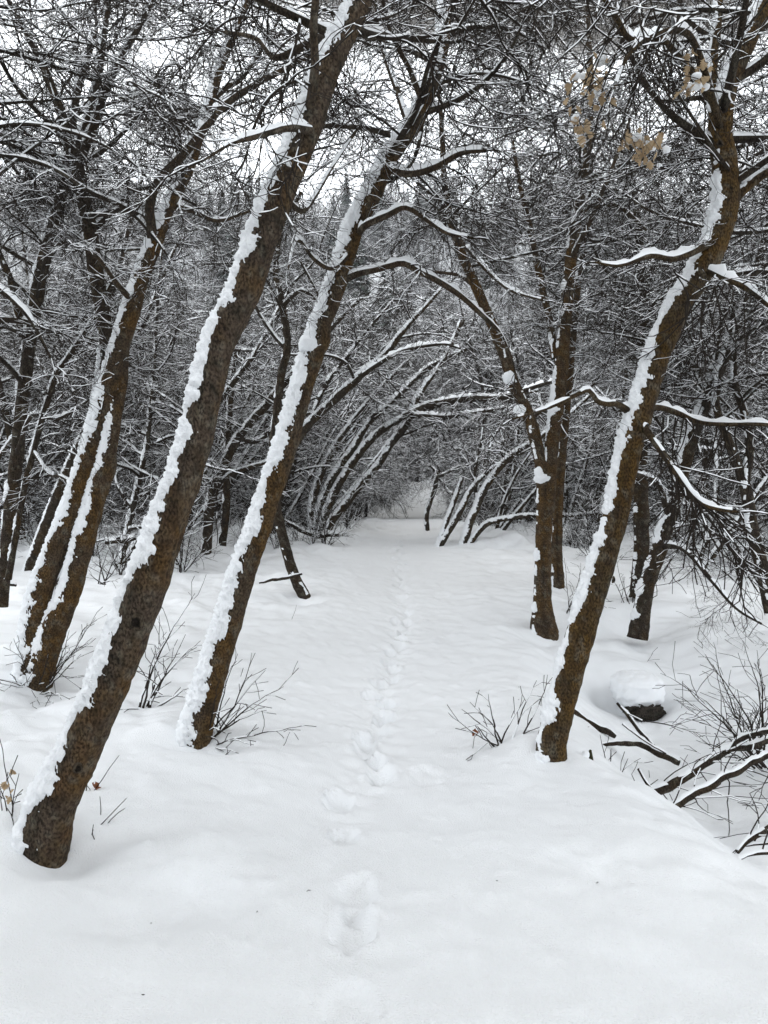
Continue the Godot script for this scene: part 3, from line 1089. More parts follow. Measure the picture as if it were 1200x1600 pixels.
	for p in spots:
		var where := gap(p.x, p.y)
		met[where] = met.get(where, -1) + 1
		plant(kinds[rng.randi() % 4], "thicket_shrub", "small snowy shrub, %s nearest of the thicket %s" % [ordinal(met[where]), where], "shrub", Vector3(p.x, ground_height(p.x, p.y), -p.y), rng.randf() * TAU, rng.randf_range(0.5, 1.2), "thicket shrubs under the trees")
	for k in kinds:
		k.free()

func hero_trees() -> void:
	var t: Growing
	t = begin_tree("leaning_tree", "thickest trunk, leaning right across the left foreground, mottled dark bark, snow crust on its left", Vector3(-1.641, -0.018, -3.660), 1001)
	stem(t, [Vector3(-1.699, -0.318, -3.660), Vector3(-1.614, -0.018, -3.660), Vector3(-1.556, 0.188, -3.660), Vector3(-1.449, 0.400, -3.660), Vector3(-1.340, 0.642, -3.660), Vector3(-1.161, 1.096, -3.660), Vector3(-1.000, 1.550, -3.660), Vector3(-0.906, 1.855, -3.690), Vector3(-0.801, 2.317, -3.710), Vector3(-0.666, 2.633, -3.740), Vector3(-0.563, 2.950, -3.760), Vector3(-0.378, 3.441, -3.810), Vector3(-0.270, 3.785, -3.860), Vector3(-0.152, 4.056, -3.910), Vector3(-0.018, 4.367, -3.960), Vector3(0.178, 4.834, -4.010)], [0.136, 0.122, 0.106, 0.096, 0.092, 0.096, 0.083, 0.076, 0.074, 0.075, 0.075, 0.069, 0.062, 0.058, 0.051, 0.044], Color(0.1, 0.078, 0.056), Color(0.12, 0.072, 0.03), 0.08, 0.022, 0.20, 1.15)
	limb(t, [Vector3(-0.355, 3.400, -3.760), Vector3(-0.427, 3.317, -3.560), Vector3(-0.487, 3.253, -3.460), Vector3(-0.570, 3.176, -3.360), Vector3(-0.657, 3.124, -3.310), Vector3(-0.755, 3.033, -3.260)], [0.0209, 0.0173, 0.0144, 0.0117, 0.0069, 0.0045], Color(0.1, 0.078, 0.056), 2.8, 0.52, 0.20, 1.50, 0.00)
	limb(t, [Vector3(-0.223, 3.913, -3.860), Vector3(-0.344, 4.096, -4.160), Vector3(-0.469, 4.165, -4.360), Vector3(-0.627, 4.169, -4.460), Vector3(-0.754, 4.341, -4.560), Vector3(-0.964, 4.441, -4.660)], [0.0268, 0.0246, 0.0227, 0.0186, 0.0143, 0.0097], Color(0.1, 0.078, 0.056), 2.2, 0.69, 0.20, 1.50, 0.00)
	limb(t, [Vector3(-0.510, 3.105, -3.760), Vector3(-0.426, 3.089, -3.960), Vector3(-0.378, 3.236, -4.160), Vector3(-0.289, 3.497, -4.360), Vector3(-0.151, 3.813, -4.560)], [0.0183, 0.0138, 0.0116, 0.0091, 0.0063], Color(0.1, 0.078, 0.056), 2.8, 0.57, 0.20, 1.50, 0.00)
	limb(t, [Vector3(-0.378, 3.472, -3.810), Vector3(-0.327, 3.639, -3.660), Vector3(-0.324, 3.788, -3.560), Vector3(-0.286, 4.011, -3.460)], [0.0265, 0.0216, 0.0186, 0.0144], Color(0.1, 0.078, 0.056), 2.2, 0.69, 0.20, 1.50, 0.00)
	crown(t, 0, 3.70, 8, 1.80, 1.6, 0.78)
	knot(t, Vector3(-1.144, 1.041, -3.569), Vector3(0.26, -0.1, 0.97).normalized(), 0.030)
	knot(t, Vector3(-0.802, 2.460, -3.706), Vector3(-0.95, -0.1, 0.31).normalized(), 0.022)
	knot(t, Vector3(-1.408, 0.369, -3.562), Vector3(0.37, -0.1, 0.93).normalized(), 0.018)

	finish_tree(t)
	t = begin_tree("twin_stem_tree", "left tree of two thick stems from one root, one broken off under snow", Vector3(-3.212, 0.053, -6.910), 1002)
	stem(t, [Vector3(-3.181, -0.247, -6.910), Vector3(-3.160, 0.053, -6.910), Vector3(-3.134, 0.407, -6.910), Vector3(-3.066, 0.836, -6.910), Vector3(-2.856, 1.379, -6.910), Vector3(-2.690, 1.836, -6.910), Vector3(-2.572, 2.236, -6.910), Vector3(-2.454, 2.693, -6.910), Vector3(-2.336, 3.093, -6.910), Vector3(-2.229, 3.436, -6.910), Vector3(-2.138, 3.722, -6.910), Vector3(-2.048, 3.939, -6.910), Vector3(-1.943, 4.333, -7.010), Vector3(-1.808, 4.667, -7.110), Vector3(-1.657, 5.247, -7.210), Vector3(-1.530, 5.782, -7.310), Vector3(-1.308, 6.453, -7.410), Vector3(-1.174, 7.016, -7.510)], [0.146, 0.130, 0.119, 0.100, 0.096, 0.096, 0.091, 0.083, 0.078, 0.074, 0.070, 0.065, 0.053, 0.049, 0.041, 0.037, 0.030, 0.021], Color(0.094, 0.068, 0.044), Color(0.125, 0.074, 0.026), 0.38, 0.022, 0.50, 1.00)
	stem(t, [Vector3(-3.182, -0.225, -6.910), Vector3(-3.091, 0.075, -6.910), Vector3(-2.991, 0.407, -6.910), Vector3(-2.805, 0.836, -6.910), Vector3(-2.657, 1.379, -6.910), Vector3(-2.543, 1.779, -6.910), Vector3(-2.487, 1.922, -6.910), Vector3(-2.457, 2.122, -6.910), Vector3(-2.423, 2.411, -6.940), Vector3(-2.384, 2.764, -6.990), Vector3(-2.376, 3.068, -7.060), Vector3(-2.337, 3.373, -7.110)], [0.146, 0.130, 0.122, 0.096, 0.091, 0.091, 0.087, 0.074, 0.070, 0.066, 0.058, 0.049], Color(0.094, 0.068, 0.044), Color(0.125, 0.074, 0.026), 0.38, 0.022, 0.50, 1.00)
	limb(t, [Vector3(-2.069, 3.922, -6.910), Vector3(-2.050, 4.085, -6.810), Vector3(-2.046, 4.234, -6.760), Vector3(-1.943, 4.436, -6.710), Vector3(-1.721, 4.669, -6.710), Vector3(-1.554, 4.880, -6.710), Vector3(-1.408, 5.127, -6.810), Vector3(-1.143, 5.368, -6.910), Vector3(-0.899, 5.562, -7.010), Vector3(-0.656, 5.814, -7.210), Vector3(-0.248, 6.147, -7.510)], [0.0480, 0.0426, 0.0399, 0.0373, 0.0350, 0.0326, 0.0308, 0.0288, 0.0268, 0.0225, 0.0157], Color(0.094, 0.068, 0.044), 1.7, 0.69, 0.30, 1.90, 0.00)
	limb(t, [Vector3(-1.960, 4.333, -7.010), Vector3(-1.764, 4.314, -7.110), Vector3(-1.551, 4.263, -7.210), Vector3(-1.287, 4.431, -7.410)], [0.0292, 0.0222, 0.0175, 0.0129], Color(0.094, 0.068, 0.044), 2.8, 0.69, 0.20, 1.50, 0.00)
	limb(t, [Vector3(-2.252, 3.436, -6.910), Vector3(-2.296, 3.518, -6.610), Vector3(-2.349, 3.638, -6.310), Vector3(-2.436, 3.638, -6.010)], [0.0288, 0.0207, 0.0153, 0.0104], Color(0.094, 0.068, 0.044), 2.8, 0.69, 0.20, 1.50, 0.00)
	limb(t, [Vector3(-1.670, 5.247, -7.210), Vector3(-1.532, 5.595, -7.410), Vector3(-1.385, 5.830, -7.610), Vector3(-1.163, 6.330, -7.810), Vector3(-1.060, 6.718, -8.010)], [0.0301, 0.0257, 0.0211, 0.0163, 0.0111], Color(0.094, 0.068, 0.044), 2.8, 0.69, 0.20, 1.50, 0.00)
	crown(t, 0, 3.95, 12, 2.04, 1.6, 0.90)
	finish_tree(t)
	t = begin_tree("forked_tree", "upright tree just behind the twin stems, forking in three near the top left", Vector3(-3.091, 0.724, -7.400), 1003)
	stem(t, [Vector3(-3.142, 0.424, -7.400), Vector3(-3.075, 0.724, -7.400), Vector3(-2.893, 1.550, -7.400), Vector3(-2.741, 2.407, -7.400), Vector3(-2.650, 3.019, -7.400), Vector3(-2.681, 3.386, -7.400), Vector3(-2.754, 3.815, -7.400), Vector3(-2.816, 4.243, -7.400), Vector3(-2.878, 4.549, -7.400), Vector3(-2.939, 4.886, -7.400), Vector3(-3.002, 5.100, -7.400), Vector3(-3.102, 5.406, -7.400), Vector3(-3.268, 5.835, -7.400), Vector3(-3.422, 6.141, -7.400), Vector3(-3.577, 6.416, -7.400), Vector3(-3.792, 6.814, -7.400)], [0.099, 0.088, 0.083, 0.078, 0.073, 0.070, 0.070, 0.068, 0.065, 0.062, 0.055, 0.044, 0.036, 0.031, 0.023, 0.016], Color(0.058, 0.045, 0.033), Color(0.07, 0.045, 0.02), 0.15, 0.023, 0.12, 1.00)
	stem(t, [Vector3(-2.955, 4.916, -7.400), Vector3(-2.894, 5.131, -7.400), Vector3(-2.809, 5.345, -7.400), Vector3(-2.736, 5.651, -7.400), Vector3(-2.688, 6.018, -7.400), Vector3(-2.628, 6.447, -7.400), Vector3(-2.568, 6.875, -7.400)], [0.044, 0.039, 0.036, 0.034, 0.029, 0.023, 0.016], Color(0.058, 0.045, 0.033), Color(0.07, 0.045, 0.02), 0.15, 0.023, 0.12, 1.00)
	stem(t, [Vector3(-2.931, 4.843, -7.400), Vector3(-2.779, 5.222, -7.400), Vector3(-2.657, 5.590, -7.400), Vector3(-2.504, 5.896, -7.400), Vector3(-2.352, 6.171, -7.400), Vector3(-2.200, 6.447, -7.400), Vector3(-2.018, 6.814, -7.400)], [0.042, 0.036, 0.034, 0.031, 0.026, 0.021, 0.013], Color(0.058, 0.045, 0.033), Color(0.07, 0.045, 0.02), 0.15, 0.023, 0.12, 1.00)
	limb(t, [Vector3(-2.816, 4.213, -7.400), Vector3(-2.672, 4.505, -7.600), Vector3(-2.516, 4.734, -7.700), Vector3(-2.258, 4.840, -7.800), Vector3(-2.026, 5.013, -7.900)], [0.0360, 0.0264, 0.0214, 0.0163, 0.0110], Color(0.058, 0.045, 0.033), 2.8, 0.69, 0.20, 1.50, 0.00)
	limb(t, [Vector3(-2.889, 4.549, -7.400), Vector3(-2.936, 4.662, -7.100), Vector3(-3.082, 4.660, -6.900), Vector3(-3.214, 4.609, -6.700), Vector3(-3.439, 4.607, -6.600)], [0.0308, 0.0247, 0.0192, 0.0140, 0.0092], Color(0.058, 0.045, 0.033), 2.2, 0.80, 0.20, 1.90, 0.00)
	limb(t, [Vector3(-2.846, 4.366, -7.400), Vector3(-2.584, 4.281, -7.100), Vector3(-2.283, 4.232, -6.900), Vector3(-2.025, 3.969, -6.800), Vector3(-1.873, 3.767, -6.700)], [0.0283, 0.0222, 0.0192, 0.0142, 0.0093], Color(0.058, 0.045, 0.033), 2.8, 0.69, 0.20, 1.50, 0.00)
	crown(t, 0, 4.61, 6, 1.68, 1.6, 0.84)
	crown(t, 1, 5.28, 5, 1.56, 1.6, 0.84)
	crown(t, 2, 5.28, 6, 1.68, 1.6, 0.84)
	finish_tree(t)
	t = begin_tree("slim_tree", "slim dark tree curving up at the far left edge of the picture", Vector3(-4.254, 0.803, -8.600), 1004)
	stem(t, [Vector3(-4.277, 0.503, -8.600), Vector3(-4.240, 0.803, -8.600), Vector3(-4.148, 1.550, -8.600), Vector3(-4.071, 2.261, -8.600), Vector3(-4.014, 2.830, -8.600), Vector3(-3.957, 3.257, -8.600), Vector3(-3.843, 4.040, -8.600), Vector3(-3.729, 4.538, -8.600), Vector3(-3.574, 5.107, -8.600), Vector3(-3.491, 5.676, -8.600), Vector3(-3.394, 6.245, -8.600), Vector3(-3.197, 6.885, -8.600)], [0.088, 0.079, 0.073, 0.070, 0.067, 0.067, 0.073, 0.070, 0.060, 0.048, 0.036, 0.024], Color(0.058, 0.045, 0.033), Color(0.07, 0.045, 0.02), 0.15, 0.022, 0.05, 1.00)
	stem(t, [Vector3(-3.939, 3.364, -8.600), Vector3(-4.047, 3.684, -8.600), Vector3(-4.154, 4.111, -8.600), Vector3(-4.262, 4.395, -8.600), Vector3(-4.477, 4.893, -8.600)], [0.048, 0.045, 0.042, 0.033, 0.024], Color(0.058, 0.045, 0.033), Color(0.07, 0.045, 0.02), 0.15, 0.022, 0.05, 1.00)
	limb(t, [Vector3(-4.012, 2.973, -8.600), Vector3(-3.982, 3.060, -8.300), Vector3(-4.020, 3.158, -8.100), Vector3(-4.235, 3.337, -8.000)], [0.0299, 0.0260, 0.0225, 0.0139], Color(0.058, 0.045, 0.033), 2.2, 0.80, 0.20, 1.90, 0.00)
	limb(t, [Vector3(-4.097, 2.155, -8.600), Vector3(-3.730, 2.567, -8.200), Vector3(-3.375, 2.509, -8.000), Vector3(-2.968, 2.679, -7.800)], [0.0269, 0.0199, 0.0167, 0.0108], Color(0.058, 0.045, 0.033), 1.7, 0.69, 0.20, 2.00, 0.00)
	crown(t, 0, 3.26, 13, 1.92, 1.6, 0.90)
	crown(t, 1, 3.54, 5, 1.68, 1.6, 0.84)
	finish_tree(t)
	t = begin_tree("sapling", "thin sapling leaning right between the left edge trunk and the twin stems", Vector3(-3.838, 1.153, -8.000), 1005)
	stem(t, [Vector3(-3.886, 0.853, -8.000), Vector3(-3.832, 1.153, -8.000), Vector3(-3.713, 1.815, -8.000), Vector3(-3.621, 2.179, -8.000), Vector3(-3.502, 2.609, -8.000), Vector3(-3.383, 2.973, -8.000), Vector3(-3.271, 3.138, -8.000), Vector3(-3.139, 3.337, -8.000), Vector3(-2.975, 3.601, -8.000), Vector3(-2.810, 3.932, -8.000)], [0.035, 0.031, 0.031, 0.028, 0.028, 0.028, 0.025, 0.022, 0.017, 0.011], Color(0.058, 0.045, 0.033), Color(0.07, 0.045, 0.02), 0.15, 0.016, 0.00, 1.00)
	limb(t, [Vector3(-3.626, 2.179, -8.000), Vector3(-3.387, 1.937, -7.800), Vector3(-3.175, 1.896, -7.600), Vector3(-2.978, 1.798, -7.500)], [0.0167, 0.0163, 0.0158, 0.0130], Color(0.058, 0.045, 0.033), 1.7, 0.57, 0.20, 2.00, 0.00)
	crown(t, 0, 2.21, 8, 1.20, 1.6, 0.72)
	finish_tree(t)
	t = begin_tree("short_leaning_tree", "short stout stem leaning right behind the foot of the twin stems", Vector3(-6.038, 0.573, -13.130), 1006)
	stem(t, [Vector3(-6.137, 0.273, -13.130), Vector3(-6.023, 0.573, -13.130), Vector3(-5.816, 1.116, -13.130), Vector3(-5.611, 1.659, -13.130), Vector3(-5.438, 2.093, -13.130), Vector3(-5.146, 2.745, -13.130), Vector3(-4.769, 3.505, -13.130), Vector3(-4.391, 4.374, -13.130), Vector3(-4.122, 5.134, -13.130)], [0.098, 0.088, 0.088, 0.083, 0.078, 0.069, 0.055, 0.042, 0.028], Color(0.058, 0.045, 0.033), Color(0.07, 0.045, 0.02), 0.15, 0.019, 0.00, 1.00)
	crown(t, 0, 3.50, 8, 1.92, 1.4, 0.96)
	finish_tree(t)
	t = begin_tree("arching_tree", "long slender trunk left of the path, leaning right, white crust all along its left", Vector3(-1.334, 0.013, -5.340), 1007)
	stem(t, [Vector3(-1.380, -0.287, -5.340), Vector3(-1.302, 0.013, -5.340), Vector3(-1.252, 0.203, -5.340), Vector3(-1.137, 0.578, -5.340), Vector3(-0.978, 1.108, -5.340), Vector3(-0.899, 1.329, -5.340), Vector3(-0.824, 1.550, -5.340), Vector3(-0.678, 1.992, -5.340), Vector3(-0.556, 2.433, -5.340), Vector3(-0.494, 2.632, -5.340), Vector3(-0.455, 2.743, -5.340), Vector3(-0.430, 2.853, -5.340), Vector3(-0.365, 3.008, -5.340), Vector3(-0.263, 3.317, -5.340), Vector3(-0.191, 3.538, -5.340), Vector3(-0.073, 3.758, -5.340), Vector3(0.031, 3.979, -5.340), Vector3(0.189, 4.200, -5.340), Vector3(0.297, 4.421, -5.340), Vector3(0.412, 4.812, -5.440), Vector3(0.444, 5.216, -5.540), Vector3(0.500, 5.702, -5.640)], [0.127, 0.114, 0.099, 0.095, 0.086, 0.082, 0.081, 0.077, 0.074, 0.074, 0.084, 0.068, 0.064, 0.064, 0.068, 0.064, 0.060, 0.056, 0.052, 0.044, 0.037, 0.027], Color(0.094, 0.068, 0.044), Color(0.125, 0.074, 0.026), 0.38, 0.025, 0.80, 1.10)
	limb(t, [Vector3(-0.296, 3.140, -5.340), Vector3(-0.175, 3.178, -5.290), Vector3(-0.074, 3.184, -5.240), Vector3(0.052, 3.203, -5.190), Vector3(0.136, 3.200, -5.140), Vector3(0.234, 3.144, -5.140), Vector3(0.361, 3.081, -5.140), Vector3(0.520, 3.011, -5.240), Vector3(0.663, 2.919, -5.340), Vector3(0.825, 2.833, -5.540), Vector3(0.933, 2.670, -5.640)], [0.0260, 0.0221, 0.0200, 0.0198, 0.0214, 0.0179, 0.0196, 0.0182, 0.0167, 0.0135, 0.0098], Color(0.094, 0.068, 0.044), 1.4, 0.57, 0.30, 1.50, 0.00)
	limb(t, [Vector3(-0.177, 3.471, -5.340), Vector3(-0.119, 3.455, -5.140), Vector3(0.029, 3.484, -5.040), Vector3(0.143, 3.491, -4.940), Vector3(0.275, 3.390, -4.890), Vector3(0.400, 3.291, -4.840), Vector3(0.560, 3.263, -4.840)], [0.0260, 0.0214, 0.0193, 0.0172, 0.0136, 0.0101, 0.0067], Color(0.094, 0.068, 0.044), 2.8, 0.57, 0.20, 2.00, 0.00)
	limb(t, [Vector3(-0.009, 3.926, -5.340), Vector3(0.173, 3.838, -5.240), Vector3(0.340, 3.837, -5.140), Vector3(0.500, 3.884, -5.040), Vector3(0.654, 3.855, -4.940)], [0.0260, 0.0237, 0.0214, 0.0158, 0.0103], Color(0.094, 0.068, 0.044), 2.8, 0.63, 0.20, 2.00, 0.00)
	limb(t, [Vector3(-0.230, 3.339, -5.340), Vector3(-0.340, 3.166, -5.140), Vector3(-0.449, 3.164, -4.940), Vector3(-0.540, 3.251, -4.840), Vector3(-0.588, 3.040, -4.740)], [0.0223, 0.0143, 0.0120, 0.0084, 0.0058], Color(0.094, 0.068, 0.044), 2.2, 0.46, 0.20, 1.90, 0.00)
	limb(t, [Vector3(0.177, 4.200, -5.340), Vector3(0.092, 4.574, -5.540), Vector3(0.000, 4.968, -5.740), Vector3(-0.048, 5.318, -5.840), Vector3(-0.147, 5.726, -5.940)], [0.0260, 0.0231, 0.0199, 0.0162, 0.0124], Color(0.094, 0.068, 0.044), 2.8, 0.69, 0.20, 1.50, 0.00)
	limb(t, [Vector3(0.265, 4.377, -5.340), Vector3(0.167, 4.426, -5.040), Vector3(0.040, 4.552, -4.840), Vector3(-0.008, 4.686, -4.740)], [0.0223, 0.0175, 0.0135, 0.0099], Color(0.094, 0.068, 0.044), 2.8, 0.69, 0.20, 2.00, 0.00)
	crown(t, 0, 3.80, 13, 1.92, 1.7, 0.84)
	heap(t, Vector3(-0.509, 2.701, -5.310), Vector3(0.083, 0.066, 0.083))

	finish_tree(t)
	t = begin_tree("bent_tree", "bent thin tree whose foot shows right of the arching trunk, slanting out of the snow", Vector3(-1.148, 0.347, -11.020), 1008)
	stem(t, [Vector3(-0.983, 0.047, -11.020), Vector3(-1.133, 0.347, -11.020), Vector3(-1.244, 0.566, -11.020), Vector3(-1.336, 0.821, -11.020), Vector3(-1.436, 1.185, -11.020), Vector3(-1.537, 1.596, -11.020), Vector3(-1.592, 2.097, -11.020), Vector3(-1.556, 2.644, -11.020), Vector3(-1.466, 3.464, -11.020), Vector3(-1.376, 3.920, -11.020), Vector3(-1.450, 4.512, -11.020), Vector3(-1.542, 5.014, -11.020), Vector3(-1.452, 5.561, -11.020), Vector3(-1.181, 6.107, -11.020)], [0.095, 0.085, 0.081, 0.074, 0.074, 0.074, 0.070, 0.066, 0.058, 0.054, 0.050, 0.043, 0.035, 0.023], Color(0.058, 0.045, 0.033), Color(0.07, 0.045, 0.02), 0.15, 0.011, -0.10, 1.00)
	limb(t, [Vector3(-1.404, 3.874, -11.020), Vector3(-1.624, 4.149, -11.220), Vector3(-1.889, 4.573, -11.420), Vector3(-2.114, 5.106, -11.620)], [0.0345, 0.0312, 0.0238, 0.0161], Color(0.058, 0.045, 0.033), 2.2, 0.80, 0.20, 1.50, 0.00)
	limb(t, [Vector3(-1.458, 4.467, -11.020), Vector3(-1.163, 4.638, -10.820), Vector3(-0.878, 4.449, -10.620), Vector3(-1.131, 4.944, -10.520)], [0.0306, 0.0263, 0.0184, 0.0146], Color(0.058, 0.045, 0.033), 2.2, 0.69, 0.20, 1.50, 0.00)
	crown(t, 0, 4.10, 10, 1.80, 1.6, 0.84)
	finish_tree(t)
	t = begin_tree("curved_tree", "thin curved tree behind the thick left trunk, sweeping up to the right", Vector3(-3.383, 0.725, -14.660), 1009)
	stem(t, [Vector3(-3.384, 0.425, -14.660), Vector3(-3.366, 0.725, -14.660), Vector3(-3.330, 1.307, -14.660), Vector3(-3.282, 1.732, -14.660), Vector3(-3.077, 2.338, -14.660), Vector3(-2.750, 2.969, -14.660), Vector3(-2.266, 3.526, -14.660), Vector3(-1.868, 4.012, -14.660), Vector3(-1.445, 4.460, -14.660), Vector3(-0.963, 5.066, -14.660), Vector3(-0.480, 5.551, -14.660)], [0.110, 0.098, 0.093, 0.093, 0.088, 0.082, 0.077, 0.067, 0.057, 0.041, 0.031], Color(0.058, 0.045, 0.033), Color(0.07, 0.045, 0.02), 0.15, 0.023, 0.00, 1.00)
	stem(t, [Vector3(-3.313, 1.671, -14.660), Vector3(-3.145, 2.035, -14.660), Vector3(-2.879, 2.278, -14.660), Vector3(-2.176, 2.520, -14.660), Vector3(-1.572, 2.884, -14.660)], [0.052, 0.046, 0.041, 0.036, 0.026], Color(0.058, 0.045, 0.033), Color(0.07, 0.045, 0.02), 0.15, 0.023, 0.00, 1.00)
	limb(t, [Vector3(-2.765, 2.969, -14.660), Vector3(-2.458, 2.902, -14.860), Vector3(-1.993, 3.232, -15.060), Vector3(-1.262, 3.570, -15.260)], [0.0458, 0.0413, 0.0314, 0.0212], Color(0.058, 0.045, 0.033), 2.2, 0.92, 0.20, 1.50, 0.00)
	crown(t, 0, 2.76, 8, 2.16, 1.4, 1.08)
	finish_tree(t)
	t = begin_tree("young_tree", "straight young tree standing beside the curved one left of the path", Vector3(-3.361, 0.862, -16.000), 1010)
	stem(t, [Vector3(-3.381, 0.562, -16.000), Vector3(-3.347, 0.862, -16.000), Vector3(-3.268, 1.550, -16.000), Vector3(-3.243, 2.344, -16.000), Vector3(-3.218, 3.138, -16.000), Vector3(-3.141, 4.197, -16.000), Vector3(-3.010, 5.256, -16.000)], [0.094, 0.084, 0.079, 0.073, 0.062, 0.051, 0.039], Color(0.058, 0.045, 0.033), Color(0.07, 0.045, 0.02), 0.15, 0.016, 0.00, 1.00)
	crown(t, 0, 2.87, 10, 1.92, 1.4, 1.08)
	finish_tree(t)
	t = begin_tree("dark_slim_tree", "thin black stem rising from a fallen log behind the twin stems", Vector3(-5.935, 0.996, -17.630), 1011)
	stem(t, [Vector3(-5.985, 0.696, -17.630), Vector3(-5.923, 0.996, -17.630), Vector3(-5.778, 1.696, -17.630), Vector3(-5.632, 2.352, -17.630), Vector3(-5.473, 3.008, -17.630), Vector3(-5.299, 3.883, -17.630), Vector3(-5.024, 5.050, -17.630)], [0.076, 0.068, 0.062, 0.062, 0.056, 0.050, 0.037], Color(0.058, 0.045, 0.033), Color(0.07, 0.045, 0.02), 0.15, 0.016, 0.00, 1.00)
	limb(t, [Vector3(-5.979, 1.550, -17.630), Vector3(-5.695, 1.910, -17.430), Vector3(-5.401, 2.092, -17.230)], [0.0367, 0.0333, 0.0299], Color(0.058, 0.045, 0.033), 0.0, 0.34, 0.20, 1.50, 0.00)
	crown(t, 0, 2.42, 12, 2.16, 1.4, 1.08)
	finish_tree(t)
	t = begin_tree("arching_clump", "clump of four stems left of the path end, sweeping right over the trail", Vector3(-1.485, 1.016, -17.950), 1012)
	stem(t, [Vector3(-1.601, 0.745, -17.950), Vector3(-1.501, 1.045, -17.950), Vector3(-1.243, 1.817, -17.950), Vector3(-0.855, 2.515, -17.950), Vector3(-0.338, 3.183, -17.950), Vector3(0.105, 3.554, -17.950), Vector3(0.655, 3.822, -17.950), Vector3(0.979, 3.970, -17.950), Vector3(1.334, 4.074, -17.950), Vector3(2.057, 4.178, -17.950), Vector3(2.765, 4.208, -17.950), Vector3(3.576, 4.371, -17.950)], [0.126, 0.113, 0.099, 0.091, 0.086, 0.080, 0.080, 0.075, 0.069, 0.059, 0.048, 0.032], Color(0.058, 0.045, 0.033), Color(0.07, 0.045, 0.02), 0.15, 0.023, 0.50, 1.00)
	stem(t, [Vector3(-1.519, 0.716, -17.950), Vector3(-1.369, 1.016, -17.950), Vector3(-1.190, 1.372, -17.950), Vector3(-0.996, 1.595, -17.950), Vector3(-0.534, 2.188, -17.950), Vector3(-0.117, 2.664, -17.950), Vector3(0.190, 3.153, -17.950), Vector3(0.498, 3.510, -17.950), Vector3(0.763, 4.148, -17.950), Vector3(1.088, 4.668, -17.950), Vector3(1.425, 5.158, -17.950), Vector3(1.792, 6.004, -17.950)], [0.120, 0.107, 0.099, 0.097, 0.088, 0.080, 0.069, 0.059, 0.053, 0.048, 0.037, 0.027], Color(0.058, 0.045, 0.033), Color(0.07, 0.045, 0.02), 0.15, 0.023, 0.50, 1.00)
	stem(t, [Vector3(-1.635, 0.805, -17.950), Vector3(-1.577, 1.105, -17.950), Vector3(-1.452, 1.743, -17.950), Vector3(-1.123, 2.441, -17.950), Vector3(-0.711, 3.035, -17.950), Vector3(-0.423, 3.510, -17.950), Vector3(-0.098, 3.851, -17.950), Vector3(0.343, 4.267, -17.950), Vector3(0.901, 4.816, -17.950)], [0.120, 0.107, 0.101, 0.091, 0.080, 0.059, 0.053, 0.043, 0.027], Color(0.058, 0.045, 0.033), Color(0.07, 0.045, 0.02), 0.15, 0.023, 0.50, 1.00)
	stem(t, [Vector3(-1.626, 0.775, -17.950), Vector3(-1.639, 1.075, -17.950), Vector3(-1.666, 1.698, -17.950), Vector3(-1.514, 2.292, -17.950), Vector3(-1.161, 3.035, -17.950), Vector3(-0.692, 3.703, -17.950), Vector3(-0.132, 4.371, -17.950), Vector3(0.604, 5.113, -17.950)], [0.106, 0.095, 0.085, 0.081, 0.069, 0.053, 0.043, 0.027], Color(0.058, 0.045, 0.033), Color(0.07, 0.045, 0.02), 0.15, 0.023, 0.50, 1.00)
	limb(t, [Vector3(0.445, 3.747, -17.950), Vector3(0.945, 3.957, -17.850), Vector3(1.292, 4.046, -17.750), Vector3(2.000, 4.134, -17.650), Vector3(2.685, 4.148, -17.550), Vector3(3.608, 4.437, -17.450), Vector3(4.330, 4.581, -17.450)], [0.0935, 0.0992, 0.0925, 0.0797, 0.0671, 0.0424, 0.0242], Color(0.058, 0.045, 0.033), 1.1, 0.80, 0.20, 2.20, 0.00)
	limb(t, [Vector3(0.074, 3.035, -17.950), Vector3(0.475, 3.510, -17.950), Vector3(0.746, 4.163, -18.050), Vector3(1.081, 4.703, -18.150), Vector3(1.434, 5.218, -18.250), Vector3(1.897, 6.103, -18.350)], [0.0811, 0.0811, 0.0752, 0.0694, 0.0571, 0.0382], Color(0.058, 0.045, 0.033), 1.1, 0.80, 0.20, 2.20, 0.00)
	limb(t, [Vector3(-0.297, 3.703, -17.950), Vector3(0.328, 4.282, -18.050), Vector3(1.051, 4.928, -18.150), Vector3(1.962, 5.399, -18.250)], [0.0748, 0.0690, 0.0567, 0.0380], Color(0.058, 0.045, 0.033), 1.1, 0.80, 0.20, 2.20, 0.00)
	limb(t, [Vector3(0.624, 3.777, -17.950), Vector3(0.949, 3.740, -17.650), Vector3(1.443, 3.686, -17.450), Vector3(2.009, 3.760, -17.350), Vector3(2.739, 3.876, -17.250)], [0.0624, 0.0552, 0.0546, 0.0422, 0.0240], Color(0.058, 0.045, 0.033), 1.1, 0.80, 0.20, 2.40, 0.00)
	crown(t, 0, 3.93, 5, 2.04, 1.1, 1.08)
	crown(t, 1, 3.18, 5, 2.16, 1.1, 1.08)
	crown(t, 2, 3.03, 4, 2.16, 1.1, 1.08)
	crown(t, 3, 3.03, 4, 2.16, 1.1, 1.08)
	finish_tree(t)
	t = begin_tree("sweeping_tree", "long straight stem sweeping up right from behind the arching trunk, white along its top", Vector3(-2.223, 1.203, -14.000), 1013)
